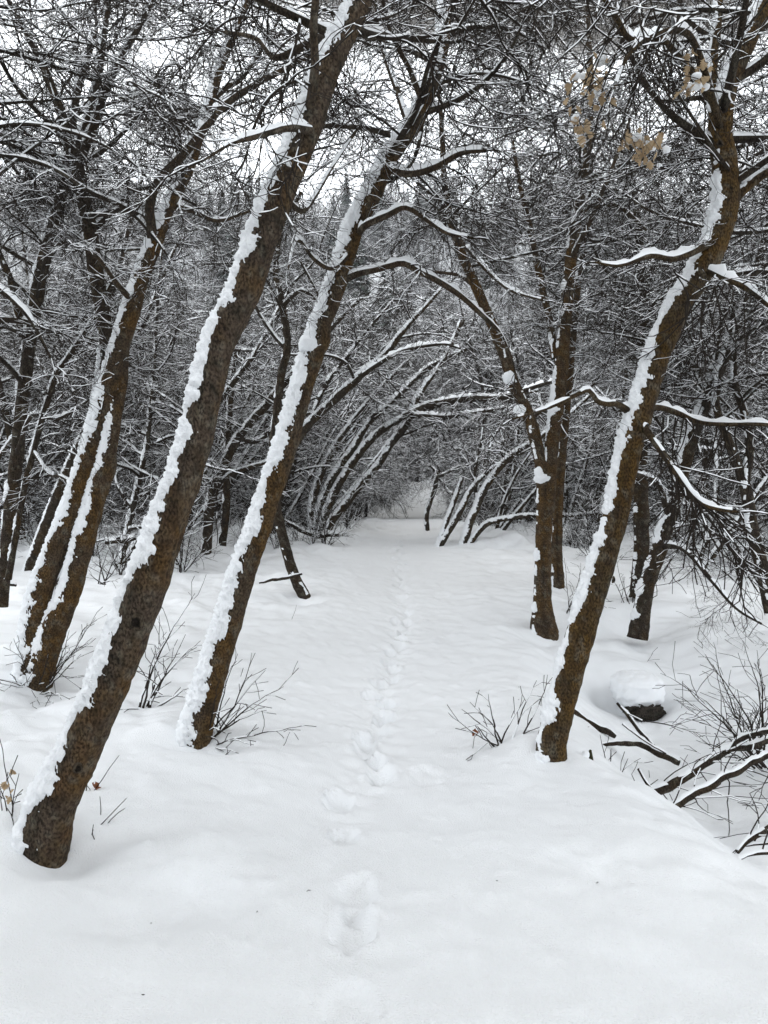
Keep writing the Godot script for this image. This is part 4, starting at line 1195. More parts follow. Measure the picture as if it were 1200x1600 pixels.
	stem(t, [Vector3(-2.309, 0.903, -14.000), Vector3(-2.209, 1.203, -14.000), Vector3(-1.839, 2.303, -14.000), Vector3(-1.491, 2.974, -14.000), Vector3(-1.145, 3.345, -14.000), Vector3(-0.855, 3.611, -14.000), Vector3(-0.428, 4.017, -14.000), Vector3(0.010, 4.375, -14.000), Vector3(0.240, 4.677, -14.000), Vector3(0.470, 4.966, -14.000), Vector3(0.781, 5.290, -14.000), Vector3(1.161, 5.719, -14.000)], [0.094, 0.084, 0.079, 0.079, 0.074, 0.074, 0.069, 0.059, 0.049, 0.039, 0.030, 0.020], Color(0.058, 0.045, 0.033), Color(0.07, 0.045, 0.02), 0.15, 0.027, 0.10, 1.00)
	limb(t, [Vector3(-0.637, 3.831, -14.000), Vector3(-0.114, 4.175, -13.800), Vector3(0.363, 4.406, -13.700), Vector3(1.012, 4.497, -13.600), Vector3(1.350, 4.418, -13.600)], [0.0438, 0.0384, 0.0333, 0.0236, 0.0142], Color(0.058, 0.045, 0.033), 1.7, 0.92, 0.20, 2.20, 0.00)
	limb(t, [Vector3(-1.390, 3.079, -14.000), Vector3(-1.072, 3.932, -14.400), Vector3(-0.730, 4.468, -14.700), Vector3(-0.310, 5.086, -15.000), Vector3(0.415, 5.950, -15.200)], [0.0438, 0.0400, 0.0357, 0.0261, 0.0158], Color(0.058, 0.045, 0.033), 1.7, 1.03, 0.20, 2.20, 0.00)
	crown(t, 0, 3.17, 8, 2.16, 1.1, 1.08)
	finish_tree(t)
	t = begin_tree("two_trunk_tree", "straight tree right of the path that splits in two, cracked bark under the fork", Vector3(1.898, 0.115, -9.330), 1014)
	stem(t, [Vector3(1.950, -0.185, -9.330), Vector3(1.927, 0.115, -9.330), Vector3(1.915, 0.277, -9.330), Vector3(1.910, 0.470, -9.330), Vector3(1.916, 0.933, -9.330), Vector3(1.931, 1.550, -9.330), Vector3(1.931, 1.920, -9.330), Vector3(1.865, 2.245, -9.330), Vector3(1.757, 2.669, -9.330), Vector3(1.571, 3.093, -9.330), Vector3(1.424, 3.518, -9.330), Vector3(1.246, 3.942, -9.330), Vector3(1.106, 4.274, -9.330), Vector3(0.951, 4.637, -9.330), Vector3(0.803, 5.061, -9.330), Vector3(0.732, 5.486, -9.330), Vector3(0.700, 6.103, -9.330), Vector3(0.659, 6.798, -9.330)], [0.184, 0.164, 0.138, 0.112, 0.098, 0.098, 0.098, 0.075, 0.072, 0.069, 0.066, 0.062, 0.059, 0.052, 0.046, 0.039, 0.030, 0.020], Color(0.094, 0.068, 0.044), Color(0.125, 0.074, 0.026), 0.38, 0.016, 0.00, 1.00)
	stem(t, [Vector3(1.960, 1.550, -9.330), Vector3(1.991, 1.920, -9.330), Vector3(2.029, 2.399, -9.330), Vector3(2.076, 2.785, -9.330), Vector3(2.130, 3.171, -9.330), Vector3(2.159, 3.556, -9.330), Vector3(2.204, 4.097, -9.330), Vector3(2.250, 4.560, -9.330), Vector3(2.326, 5.100, -9.330), Vector3(2.416, 5.640, -9.330), Vector3(2.477, 6.180, -9.330), Vector3(2.491, 6.798, -9.330), Vector3(2.459, 7.415, -9.330), Vector3(2.434, 8.110, -9.330)], [0.085, 0.085, 0.082, 0.085, 0.085, 0.079, 0.072, 0.069, 0.059, 0.049, 0.043, 0.036, 0.030, 0.020], Color(0.094, 0.068, 0.044), Color(0.125, 0.074, 0.026), 0.38, 0.016, 0.00, 1.00)
	stem(t, [Vector3(2.072, 3.412, -9.380), Vector3(2.020, 3.890, -9.430), Vector3(1.926, 4.280, -9.430), Vector3(1.848, 4.670, -9.430), Vector3(1.769, 5.060, -9.430), Vector3(1.658, 5.528, -9.430), Vector3(1.563, 6.074, -9.430)], [0.046, 0.043, 0.043, 0.040, 0.033, 0.027, 0.020], Color(0.094, 0.068, 0.044), Color(0.125, 0.074, 0.026), 0.38, 0.016, 0.00, 1.00)
	limb(t, [Vector3(1.744, 2.669, -9.330), Vector3(1.971, 2.811, -9.530), Vector3(2.253, 2.958, -9.730), Vector3(2.683, 3.176, -9.830)], [0.0324, 0.0265, 0.0203, 0.0137], Color(0.094, 0.068, 0.044), 1.7, 0.69, 0.20, 1.50, 0.00)
	limb(t, [Vector3(0.849, 4.907, -9.330), Vector3(1.034, 4.505, -8.930), Vector3(1.213, 4.177, -8.630), Vector3(1.395, 3.956, -8.430), Vector3(1.722, 3.824, -8.330)], [0.0292, 0.0248, 0.0210, 0.0146, 0.0087], Color(0.094, 0.068, 0.044), 2.2, 0.69, 0.20, 1.80, 0.00)
	limb(t, [Vector3(2.315, 5.100, -9.330), Vector3(2.601, 5.334, -9.530), Vector3(2.947, 5.333, -9.630), Vector3(3.300, 5.091, -9.730)], [0.0324, 0.0298, 0.0234, 0.0169], Color(0.094, 0.068, 0.044), 2.2, 0.80, 0.20, 1.50, 0.00)
	limb(t, [Vector3(2.238, 4.560, -9.330), Vector3(2.390, 4.911, -9.030), Vector3(2.520, 5.275, -8.830), Vector3(2.636, 5.594, -8.730), Vector3(2.784, 6.047, -8.630)], [0.0324, 0.0282, 0.0245, 0.0182, 0.0120], Color(0.094, 0.068, 0.044), 2.2, 0.80, 0.20, 1.50, 0.00)
	limb(t, [Vector3(1.096, 4.274, -9.330), Vector3(0.916, 4.497, -9.630), Vector3(0.650, 4.599, -9.830)], [0.0292, 0.0234, 0.0171], Color(0.094, 0.068, 0.044), 2.2, 0.69, 0.20, 1.50, 0.00)
	crown(t, 0, 4.33, 12, 2.04, 1.7, 0.90)
	crown(t, 1, 4.64, 14, 2.16, 1.7, 0.90)
	crown(t, 2, 4.33, 6, 1.68, 1.7, 0.84)
	heap(t, Vector3(1.896, 1.949, -9.280), Vector3(0.092, 0.061, 0.092))
	heap(t, Vector3(1.856, 2.025, -9.270), Vector3(0.054, 0.069, 0.054))
	heap(t, Vector3(1.497, 3.162, -9.280), Vector3(0.077, 0.077, 0.077))
	heap(t, Vector3(1.627, 2.778, -9.280), Vector3(0.069, 0.061, 0.069))
	heap(t, Vector3(2.057, 2.778, -9.280), Vector3(0.054, 0.038, 0.054))

	finish_tree(t)
	t = begin_tree("back_trunk_tree", "plain trunk standing right behind the split tree, a snow ledge on its knot", Vector3(2.591, 0.418, -11.600), 1015)
	stem(t, [Vector3(2.625, 0.118, -11.600), Vector3(2.609, 0.418, -11.600), Vector3(2.578, 0.974, -11.600), Vector3(2.587, 1.454, -11.600), Vector3(2.606, 1.886, -11.600), Vector3(2.663, 2.509, -11.600), Vector3(2.719, 3.085, -11.600), Vector3(2.794, 3.853, -11.600), Vector3(2.888, 4.812, -11.600), Vector3(3.030, 5.868, -11.600), Vector3(3.123, 6.923, -11.600)], [0.114, 0.102, 0.094, 0.090, 0.090, 0.082, 0.073, 0.065, 0.053, 0.041, 0.029], Color(0.094, 0.068, 0.044), Color(0.125, 0.074, 0.026), 0.38, 0.014, 0.00, 1.00)
	crown(t, 0, 4.24, 12, 2.16, 1.5, 0.96)
	finish_tree(t)
	t = begin_tree("orange_tree", "orange brown trunk right of the path with side limbs and crusted snow, leaning right", Vector3(1.052, 0.009, -4.930), 1016)
	stem(t, [Vector3(1.053, -0.291, -4.930), Vector3(1.071, 0.009, -4.930), Vector3(1.078, 0.123, -4.930), Vector3(1.183, 0.531, -4.930), Vector3(1.301, 0.938, -4.930), Vector3(1.394, 1.224, -4.930), Vector3(1.483, 1.550, -4.930), Vector3(1.565, 1.958, -4.930), Vector3(1.638, 2.202, -4.930), Vector3(1.752, 2.569, -4.930), Vector3(1.883, 2.875, -4.930), Vector3(1.956, 2.977, -4.930), Vector3(2.087, 3.222, -4.930), Vector3(2.169, 3.467, -4.930), Vector3(2.177, 3.650, -4.930), Vector3(2.168, 3.793, -4.930), Vector3(2.142, 3.976, -4.930), Vector3(2.166, 4.201, -4.930), Vector3(2.247, 4.404, -4.930), Vector3(2.344, 4.608, -4.930), Vector3(2.456, 4.853, -4.930), Vector3(2.617, 5.179, -4.930)], [0.111, 0.099, 0.092, 0.089, 0.086, 0.080, 0.079, 0.079, 0.080, 0.080, 0.079, 0.079, 0.079, 0.082, 0.082, 0.079, 0.072, 0.069, 0.065, 0.058, 0.048, 0.038], Color(0.09, 0.063, 0.034), Color(0.122, 0.073, 0.022), 0.50, 0.020, 0.06, 1.10)
	stem(t, [Vector3(2.177, 4.037, -4.930), Vector3(2.102, 4.241, -4.930), Vector3(2.094, 4.445, -4.930), Vector3(2.125, 4.649, -4.930), Vector3(2.133, 4.894, -4.930), Vector3(2.115, 5.179, -4.930)], [0.038, 0.034, 0.031, 0.026, 0.021, 0.015], Color(0.09, 0.063, 0.034), Color(0.122, 0.073, 0.022), 0.50, 0.020, 0.06, 1.10)
	stem(t, [Vector3(2.128, 3.405, -4.930), Vector3(2.241, 3.556, -4.930), Vector3(2.350, 3.650, -4.930), Vector3(2.492, 3.744, -4.930), Vector3(2.695, 3.854, -4.930)], [0.041, 0.034, 0.029, 0.024, 0.017], Color(0.09, 0.063, 0.034), Color(0.122, 0.073, 0.022), 0.50, 0.020, 0.06, 1.10)
	limb(t, [Vector3(1.570, 2.182, -4.930), Vector3(1.458, 2.221, -4.830), Vector3(1.350, 2.211, -4.730), Vector3(1.285, 2.224, -4.680), Vector3(1.225, 2.278, -4.630), Vector3(1.129, 2.236, -4.580), Vector3(0.974, 2.164, -4.530), Vector3(0.733, 2.081, -4.430)], [0.0257, 0.0201, 0.0164, 0.0146, 0.0129, 0.0111, 0.0094, 0.0062], Color(0.09, 0.063, 0.034), 0.9, 0.46, 0.15, 1.50, 0.00)
	limb(t, [Vector3(1.631, 2.202, -4.930), Vector3(1.768, 2.232, -5.030), Vector3(1.931, 2.212, -5.130), Vector3(2.079, 2.148, -5.130), Vector3(2.205, 2.120, -5.030), Vector3(2.447, 2.105, -4.930), Vector3(2.691, 2.039, -4.930)], [0.0223, 0.0210, 0.0196, 0.0178, 0.0157, 0.0137, 0.0086], Color(0.09, 0.063, 0.034), 1.4, 0.57, 0.20, 1.50, 0.20)
	limb(t, [Vector3(1.631, 2.095, -4.880), Vector3(1.682, 1.941, -4.730), Vector3(1.762, 1.761, -4.630), Vector3(1.836, 1.617, -4.530), Vector3(1.905, 1.568, -4.430), Vector3(2.034, 1.550, -4.430)], [0.0237, 0.0197, 0.0177, 0.0157, 0.0123, 0.0077], Color(0.09, 0.063, 0.034), 3.3, 0.57, 0.10, 1.60, 0.75)
	limb(t, [Vector3(2.100, 3.283, -4.930), Vector3(1.878, 3.134, -4.730), Vector3(1.723, 3.063, -4.630), Vector3(1.555, 3.049, -4.530), Vector3(1.356, 2.961, -4.430), Vector3(1.182, 2.947, -4.330)], [0.0308, 0.0230, 0.0177, 0.0142, 0.0092, 0.0060], Color(0.09, 0.063, 0.034), 2.8, 0.52, 0.20, 2.00, 0.30)
	limb(t, [Vector3(2.039, 3.100, -4.930), Vector3(2.074, 2.978, -4.730), Vector3(2.164, 2.890, -4.630), Vector3(2.286, 2.730, -4.530)], [0.0274, 0.0214, 0.0177, 0.0126], Color(0.09, 0.063, 0.034), 2.8, 0.57, 0.20, 2.20, 0.30)
	limb(t, [Vector3(2.161, 4.037, -4.930), Vector3(1.896, 4.116, -4.630), Vector3(1.704, 4.133, -4.430), Vector3(1.504, 4.139, -4.230), Vector3(1.315, 4.071, -4.130), Vector3(1.207, 4.133, -4.030), Vector3(1.073, 4.216, -3.930)], [0.0240, 0.0209, 0.0185, 0.0176, 0.0158, 0.0126, 0.0096], Color(0.09, 0.063, 0.034), 2.8, 0.57, 0.20, 2.60, 0.20)
	limb(t, [Vector3(2.153, 3.956, -4.930), Vector3(1.795, 4.188, -4.430), Vector3(1.590, 4.150, -4.180), Vector3(1.367, 4.010, -4.030), Vector3(1.235, 3.858, -3.930), Vector3(1.140, 3.641, -3.830)], [0.0240, 0.0200, 0.0174, 0.0140, 0.0096, 0.0053], Color(0.09, 0.063, 0.034), 2.8, 0.52, 0.20, 2.60, 0.40)
	crown(t, 0, 3.59, 12, 1.68, 1.8, 0.72)
	crown(t, 1, 4.32, 5, 1.44, 1.8, 0.72)
	crown(t, 2, 3.55, 5, 1.44, 1.8, 0.72)
	knot(t, Vector3(2.141, 4.139, -4.862), Vector3(-0.18, -0.1, 0.98).normalized(), 0.028)
	knot(t, Vector3(2.112, 3.866, -4.864), Vector3(-0.53, -0.1, 0.85).normalized(), 0.016)
	knot(t, Vector3(1.448, 1.122, -4.876), Vector3(0.75, -0.1, 0.66).normalized(), 0.016)
	drape(t, [Vector3(1.672, 1.939, -4.700), Vector3(1.750, 1.759, -4.600), Vector3(1.824, 1.617, -4.500), Vector3(1.914, 1.568, -4.450)], 28, Vector3(0.45, -0.85, 0.1), 0.55, 0.45)
	drape(t, [Vector3(1.864, 1.712, -4.900), Vector3(1.985, 1.550, -4.800), Vector3(2.099, 1.356, -4.700), Vector3(2.207, 1.170, -4.600)], 20, Vector3(0.4, -0.7, 0.1), 0.45, 0.50)
	drape(t, [Vector3(1.737, 2.170, -5.000), Vector3(2.025, 2.162, -5.100), Vector3(2.275, 2.112, -5.000), Vector3(2.432, 2.097, -4.900)], 24, Vector3(0.15, -0.9, 0.1), 0.50, 0.60)
	drape(t, [Vector3(1.712, 2.996, -4.600), Vector3(1.905, 2.833, -4.700), Vector3(2.060, 2.950, -4.700), Vector3(2.255, 2.872, -4.700)], 16, Vector3(0.1, -0.9, 0.1), 0.50, 0.70)
	drape(t, [Vector3(1.783, 4.170, -4.400), Vector3(1.565, 4.182, -4.300), Vector3(1.337, 4.114, -4.200), Vector3(1.221, 4.161, -4.100)], 20, Vector3(-0.2, -0.8, 0.1), 0.50, 0.90)
	drape(t, [Vector3(1.621, 4.131, -4.000), Vector3(1.355, 4.098, -3.900), Vector3(1.129, 4.131, -3.900), Vector3(0.903, 4.195, -3.900)], 18, Vector3(-0.2, -0.8, 0.1), 0.50, 1.00)
	leaf_bunch(t.root, Vector3(1.167, 3.933, -4.300), Vector3(0.13, 0.15, 0.1), 40, 0.055, leaf_material, 11, 7)
	leaf_bunch(t.root, Vector3(1.440, 3.595, -4.300), Vector3(0.11, 0.09, 0.1), 44, 0.052, leaf_material, 12, 9)
	leaf_bunch(t.root, Vector3(1.702, 3.930, -4.200), Vector3(0.08, 0.12, 0.08), 22, 0.055, leaf_material, 13, 4)
	leaf_bunch(t.root, Vector3(1.085, 3.702, -4.300), Vector3(0.07, 0.08, 0.08), 14, 0.055, leaf_material, 14, 2)
	finish_tree(t)
	t = begin_tree("right_leaning_tree", "grey brown tree at the right, leaning right behind the drooping twigs", Vector3(3.044, 0.348, -9.200), 1017)
	stem(t, [Vector3(3.008, 0.048, -9.200), Vector3(3.062, 0.348, -9.200), Vector3(3.121, 0.675, -9.200), Vector3(3.242, 1.017, -9.200), Vector3(3.364, 1.398, -9.200), Vector3(3.485, 1.778, -9.200), Vector3(3.561, 2.083, -9.200), Vector3(3.667, 2.463, -9.200), Vector3(3.773, 2.729, -9.200), Vector3(3.893, 3.034, -9.200), Vector3(4.044, 3.376, -9.200), Vector3(4.195, 3.757, -9.200), Vector3(4.330, 4.213, -9.200), Vector3(4.496, 4.746, -9.200), Vector3(4.684, 5.355, -9.200)], [0.116, 0.103, 0.094, 0.091, 0.087, 0.084, 0.084, 0.081, 0.078, 0.071, 0.065, 0.055, 0.045, 0.036, 0.026], Color(0.058, 0.045, 0.033), Color(0.07, 0.045, 0.02), 0.15, 0.023, -0.05, 1.00)
	stem(t, [Vector3(3.766, 2.729, -9.200), Vector3(3.850, 3.072, -9.200), Vector3(3.932, 3.300, -9.200), Vector3(3.992, 3.605, -9.200), Vector3(4.037, 4.061, -9.200)], [0.039, 0.039, 0.032, 0.026, 0.019], Color(0.058, 0.045, 0.033), Color(0.07, 0.045, 0.02), 0.15, 0.023, -0.05, 1.00)
	limb(t, [Vector3(3.386, 1.474, -9.200), Vector3(3.165, 1.844, -8.900), Vector3(2.914, 1.946, -8.700), Vector3(2.667, 2.012, -8.600)], [0.0384, 0.0309, 0.0272, 0.0209], Color(0.058, 0.045, 0.033), 2.2, 0.57, 0.20, 2.00, 0.00)
	limb(t, [Vector3(3.272, 1.170, -9.200), Vector3(3.421, 1.113, -8.800), Vector3(3.586, 0.812, -8.500), Vector3(3.776, 0.520, -8.300), Vector3(4.002, 0.363, -8.200)], [0.0352, 0.0275, 0.0236, 0.0173, 0.0114], Color(0.058, 0.045, 0.033), 2.8, 0.57, 0.20, 1.40, 0.40)
	crown(t, 0, 2.77, 13, 2.04, 1.7, 0.90)
	finish_tree(t)
	t = begin_tree("stout_tree", "stout upright trunk half hidden behind the orange trunk", Vector3(3.489, 0.673, -10.600), 1018)
	stem(t, [Vector3(3.495, 0.373, -10.600), Vector3(3.509, 0.673, -10.600), Vector3(3.526, 1.024, -10.600), Vector3(3.525, 1.550, -10.600), Vector3(3.507, 2.251, -10.600), Vector3(3.522, 3.128, -10.600), Vector3(3.555, 4.180, -10.600), Vector3(3.517, 5.057, -10.600), Vector3(3.427, 5.934, -10.600), Vector3(3.336, 6.811, -10.600)], [0.125, 0.112, 0.108, 0.104, 0.097, 0.086, 0.071, 0.056, 0.041, 0.026], Color(0.058, 0.045, 0.033), Color(0.07, 0.045, 0.02), 0.15, 0.012, -0.10, 1.00)
	limb(t, [Vector3(3.507, 4.180, -10.600), Vector3(3.663, 4.766, -10.800), Vector3(3.877, 5.337, -10.900), Vector3(4.057, 5.878, -10.900)], [0.0331, 0.0300, 0.0227, 0.0151], Color(0.058, 0.045, 0.033), 2.2, 0.92, 0.20, 1.50, 0.00)
	crown(t, 0, 3.65, 16, 2.28, 1.5, 1.02)
	finish_tree(t)
	t = begin_tree("right_edge_tree", "forked tree at the right edge, leaning left out of the snow", Vector3(4.437, 0.694, -9.000), 1019)
	stem(t, [Vector3(4.526, 0.394, -9.000), Vector3(4.451, 0.694, -9.000), Vector3(4.368, 1.029, -9.000), Vector3(4.286, 1.327, -9.000), Vector3(4.225, 1.736, -9.000), Vector3(4.149, 1.997, -9.000), Vector3(4.043, 2.294, -9.000), Vector3(3.938, 2.555, -9.000), Vector3(3.863, 2.816, -9.000), Vector3(3.906, 3.188, -9.000), Vector3(4.024, 3.634, -9.000), Vector3(4.097, 4.230, -9.000)], [0.092, 0.082, 0.076, 0.073, 0.066, 0.057, 0.047, 0.044, 0.038, 0.032, 0.025, 0.016], Color(0.058, 0.045, 0.033), Color(0.07, 0.045, 0.02), 0.15, 0.023, 0.10, 1.00)
	stem(t, [Vector3(4.193, 1.848, -9.000), Vector3(4.252, 2.220, -9.000), Vector3(4.236, 2.518, -9.000), Vector3(4.176, 2.741, -9.000), Vector3(4.101, 2.950, -9.000), Vector3(4.070, 3.262, -9.000), Vector3(4.098, 3.783, -9.000)], [0.051, 0.047, 0.044, 0.041, 0.038, 0.032, 0.022], Color(0.058, 0.045, 0.033), Color(0.07, 0.045, 0.02), 0.15, 0.023, 0.10, 1.00)
	crown(t, 0, 2.37, 10, 1.92, 1.7, 0.90)
	crown(t, 1, 2.44, 9, 1.92, 1.7, 0.90)
	finish_tree(t)
	t = begin_tree("sweeping_clump", "low clump of snow-loaded stems right of the path end, all bending to the right", Vector3(1.670, 0.850, -16.280), 1020)
	stem(t, [Vector3(1.575, 0.536, -16.280), Vector3(1.664, 0.836, -16.280), Vector3(1.817, 1.348, -16.280), Vector3(1.938, 1.617, -16.280), Vector3(2.075, 1.954, -16.280), Vector3(2.383, 2.425, -16.280), Vector3(2.718, 2.762, -16.280), Vector3(3.252, 3.099, -16.280), Vector3(3.787, 3.503, -16.280), Vector3(4.455, 4.108, -16.280)], [0.097, 0.086, 0.082, 0.075, 0.073, 0.068, 0.063, 0.053, 0.044, 0.029], Color(0.058, 0.045, 0.033), Color(0.07, 0.045, 0.02), 0.15, 0.023, 0.50, 1.00)
	stem(t, [Vector3(1.535, 0.550, -16.280), Vector3(1.768, 0.850, -16.280), Vector3(1.977, 1.119, -16.280), Vector3(2.204, 1.321, -16.280), Vector3(2.446, 1.388, -16.280), Vector3(2.714, 1.429, -16.280), Vector3(3.089, 1.469, -16.280), Vector3(3.785, 1.469, -16.280), Vector3(4.455, 1.523, -16.280), Vector3(5.192, 1.685, -16.280)], [0.078, 0.070, 0.063, 0.058, 0.058, 0.053, 0.048, 0.039, 0.029, 0.019], Color(0.058, 0.045, 0.033), Color(0.07, 0.045, 0.02), 0.15, 0.023, 0.50, 1.00)
	stem(t, [Vector3(1.133, 0.792, -16.280), Vector3(1.324, 1.092, -16.280), Vector3(1.529, 1.415, -16.280), Vector3(1.665, 1.685, -16.280), Vector3(1.798, 1.954, -16.280), Vector3(2.064, 2.291, -16.280), Vector3(2.437, 2.560, -16.280), Vector3(3.105, 2.897, -16.280)], [0.078, 0.070, 0.066, 0.058, 0.053, 0.044, 0.034, 0.019], Color(0.058, 0.045, 0.033), Color(0.07, 0.045, 0.02), 0.15, 0.023, 0.50, 1.00)
	stem(t, [Vector3(1.148, 0.846, -16.280), Vector3(1.252, 1.146, -16.280), Vector3(1.365, 1.469, -16.280), Vector3(1.473, 1.752, -16.280), Vector3(1.552, 1.981, -16.280), Vector3(1.656, 2.291, -16.280)], [0.060, 0.054, 0.049, 0.048, 0.044, 0.034], Color(0.058, 0.045, 0.033), Color(0.07, 0.045, 0.02), 0.15, 0.023, 0.50, 1.00)
	limb(t, [Vector3(1.953, 1.752, -16.280), Vector3(1.936, 2.368, -16.480), Vector3(2.084, 3.059, -16.580), Vector3(2.166, 3.757, -16.680)], [0.0396, 0.0344, 0.0288, 0.0174], Color(0.058, 0.045, 0.033), 1.7, 0.80, 0.20, 2.00, 0.00)
	crown(t, 0, 2.09, 5, 1.92, 1.1, 1.08)
	crown(t, 1, 1.39, 3, 1.20, 1.1, 0.84)
	crown(t, 2, 1.95, 5, 1.80, 1.1, 1.08)
	finish_tree(t)
	t = begin_tree("crooked_stub_tree", "short crooked stem beside the path end, topped with a snow lump and bare prongs", Vector3(1.408, 0.920, -25.400), 1021)
	stem(t, [Vector3(1.434, 0.620, -25.400), Vector3(1.422, 0.920, -25.400), Vector3(1.401, 1.445, -25.400), Vector3(1.506, 1.865, -25.400), Vector3(1.653, 2.285, -25.400), Vector3(1.737, 2.706, -25.400), Vector3(1.777, 2.958, -25.400)], [0.090, 0.080, 0.080, 0.080, 0.080, 0.080, 0.071], Color(0.058, 0.045, 0.033), Color(0.07, 0.045, 0.02), 0.15, 0.022, 0.15, 1.00)
	limb(t, [Vector3(1.702, 2.642, -25.400), Vector3(1.925, 2.764, -25.300), Vector3(2.209, 2.905, -25.200), Vector3(2.657, 3.107, -25.100)], [0.0529, 0.0439, 0.0350, 0.0262], Color(0.058, 0.045, 0.033), 1.1, 0.46, 0.20, 2.20, 0.00)
	limb(t, [Vector3(1.765, 2.706, -25.400), Vector3(1.946, 2.450, -25.300), Vector3(2.126, 2.175, -25.200), Vector3(2.460, 2.134, -25.200), Vector3(2.772, 2.342, -25.200)], [0.0529, 0.0439, 0.0438, 0.0350, 0.0263], Color(0.058, 0.045, 0.033), 1.1, 0.46, 0.20, 2.00, 0.00)
	limb(t, [Vector3(1.723, 2.811, -25.400), Vector3(1.618, 2.958, -25.400), Vector3(1.513, 3.063, -25.400)], [0.0441, 0.0353, 0.0265], Color(0.058, 0.045, 0.033), 1.1, 0.34, 0.20, 2.00, 0.00)
	finish_tree(t)
	t = begin_tree("thin_right_tree", "thin upright tree in the clearing beyond the drooping twigs at the right", Vector3(6.179, 0.992, -15.000), 1022)
	stem(t, [Vector3(6.185, 0.692, -15.000), Vector3(6.191, 0.992, -15.000), Vector3(6.202, 1.550, -15.000), Vector3(6.214, 2.294, -15.000), Vector3(6.237, 3.039, -15.000), Vector3(6.284, 4.031, -15.000)], [0.077, 0.069, 0.063, 0.058, 0.047, 0.037], Color(0.058, 0.045, 0.033), Color(0.07, 0.045, 0.02), 0.15, 0.014, 0.00, 1.00)
	crown(t, 0, 2.29, 10, 2.04, 1.4, 1.08)
	finish_tree(t)
	t = begin_tree("overhanging_tree", "tree outside the left edge whose snowy limbs hang in at the top left", Vector3(-4.182, 0.597, -6.400), 1023)
	stem(t, [Vector3(-4.187, 0.297, -6.400), Vector3(-4.164, 0.597, -6.400), Vector3(-4.113, 1.285, -6.400), Vector3(-4.035, 2.344, -6.400), Vector3(-3.905, 3.403, -6.400), Vector3(-3.749, 4.461, -6.400), Vector3(-3.593, 5.361, -6.400), Vector3(-3.436, 6.103, -6.400)], [0.111, 0.099, 0.090, 0.081, 0.067, 0.054, 0.040, 0.027], Color(0.058, 0.045, 0.033), Color(0.07, 0.045, 0.02), 0.15, 0.023, 0.00, 1.00)
	limb(t, [Vector3(-3.970, 3.032, -6.400), Vector3(-3.763, 3.163, -6.500), Vector3(-3.548, 3.133, -6.600), Vector3(-3.275, 3.188, -6.600), Vector3(-3.048, 3.185, -6.700), Vector3(-2.840, 3.125, -6.800)], [0.0400, 0.0339, 0.0298, 0.0275, 0.0209, 0.0142], Color(0.058, 0.045, 0.033), 2.2, 0.80, 0.20, 2.20, 0.00)
	limb(t, [Vector3(-3.917, 3.403, -6.400), Vector3(-3.487, 3.499, -6.200), Vector3(-3.128, 3.366, -6.100), Vector3(-2.779, 3.088, -6.000), Vector3(-2.581, 2.741, -6.000)], [0.0400, 0.0323, 0.0254, 0.0167, 0.0104], Color(0.058, 0.045, 0.033), 2.8, 0.80, 0.20, 2.00, 0.00)
	limb(t, [Vector3(-3.758, 4.461, -6.400), Vector3(-3.603, 4.771, -6.600), Vector3(-3.375, 4.840, -6.800), Vector3(-3.082, 4.746, -6.900), Vector3(-2.837, 4.763, -7.000)], [0.0356, 0.0298, 0.0260, 0.0192, 0.0122], Color(0.058, 0.045, 0.033), 2.8, 0.80, 0.20, 2.20, 0.00)
	crown(t, 0, 3.56, 16, 2.64, 1.7, 0.96)
	finish_tree(t)
	t = begin_tree("overhanging_tree", "tree outside the right edge whose snowy twigs hang in from the top right", Vector3(4.632, 0.334, -7.000), 1024)
	stem(t, [Vector3(4.670, 0.034, -7.000), Vector3(4.651, 0.334, -7.000), Vector3(4.591, 1.261, -7.000), Vector3(4.474, 2.418, -7.000), Vector3(4.298, 3.576, -7.000), Vector3(4.121, 4.734, -7.000), Vector3(4.003, 5.719, -7.000), Vector3(3.884, 6.529, -7.000)], [0.121, 0.108, 0.098, 0.089, 0.074, 0.059, 0.044, 0.030], Color(0.058, 0.045, 0.033), Color(0.07, 0.045, 0.02), 0.15, 0.023, 0.00, 1.00)
	limb(t, [Vector3(4.342, 3.171, -7.000), Vector3(4.052, 3.488, -7.100), Vector3(3.811, 3.694, -7.200), Vector3(3.562, 3.814, -7.300), Vector3(3.305, 3.815, -7.400)], [0.0389, 0.0345, 0.0300, 0.0228, 0.0154], Color(0.058, 0.045, 0.033), 2.8, 0.75, 0.20, 2.20, 0.30)
	limb(t, [Vector3(4.285, 3.576, -7.000), Vector3(4.050, 4.349, -7.200), Vector3(3.804, 4.811, -7.300), Vector3(3.502, 5.022, -7.300), Vector3(3.200, 4.931, -7.300)], [0.0389, 0.0325, 0.0279, 0.0228, 0.0127], Color(0.058, 0.045, 0.033), 2.8, 0.75, 0.20, 2.20, 0.30)
	crown(t, 0, 3.63, 16, 2.64, 1.7, 0.96)
	finish_tree(t)

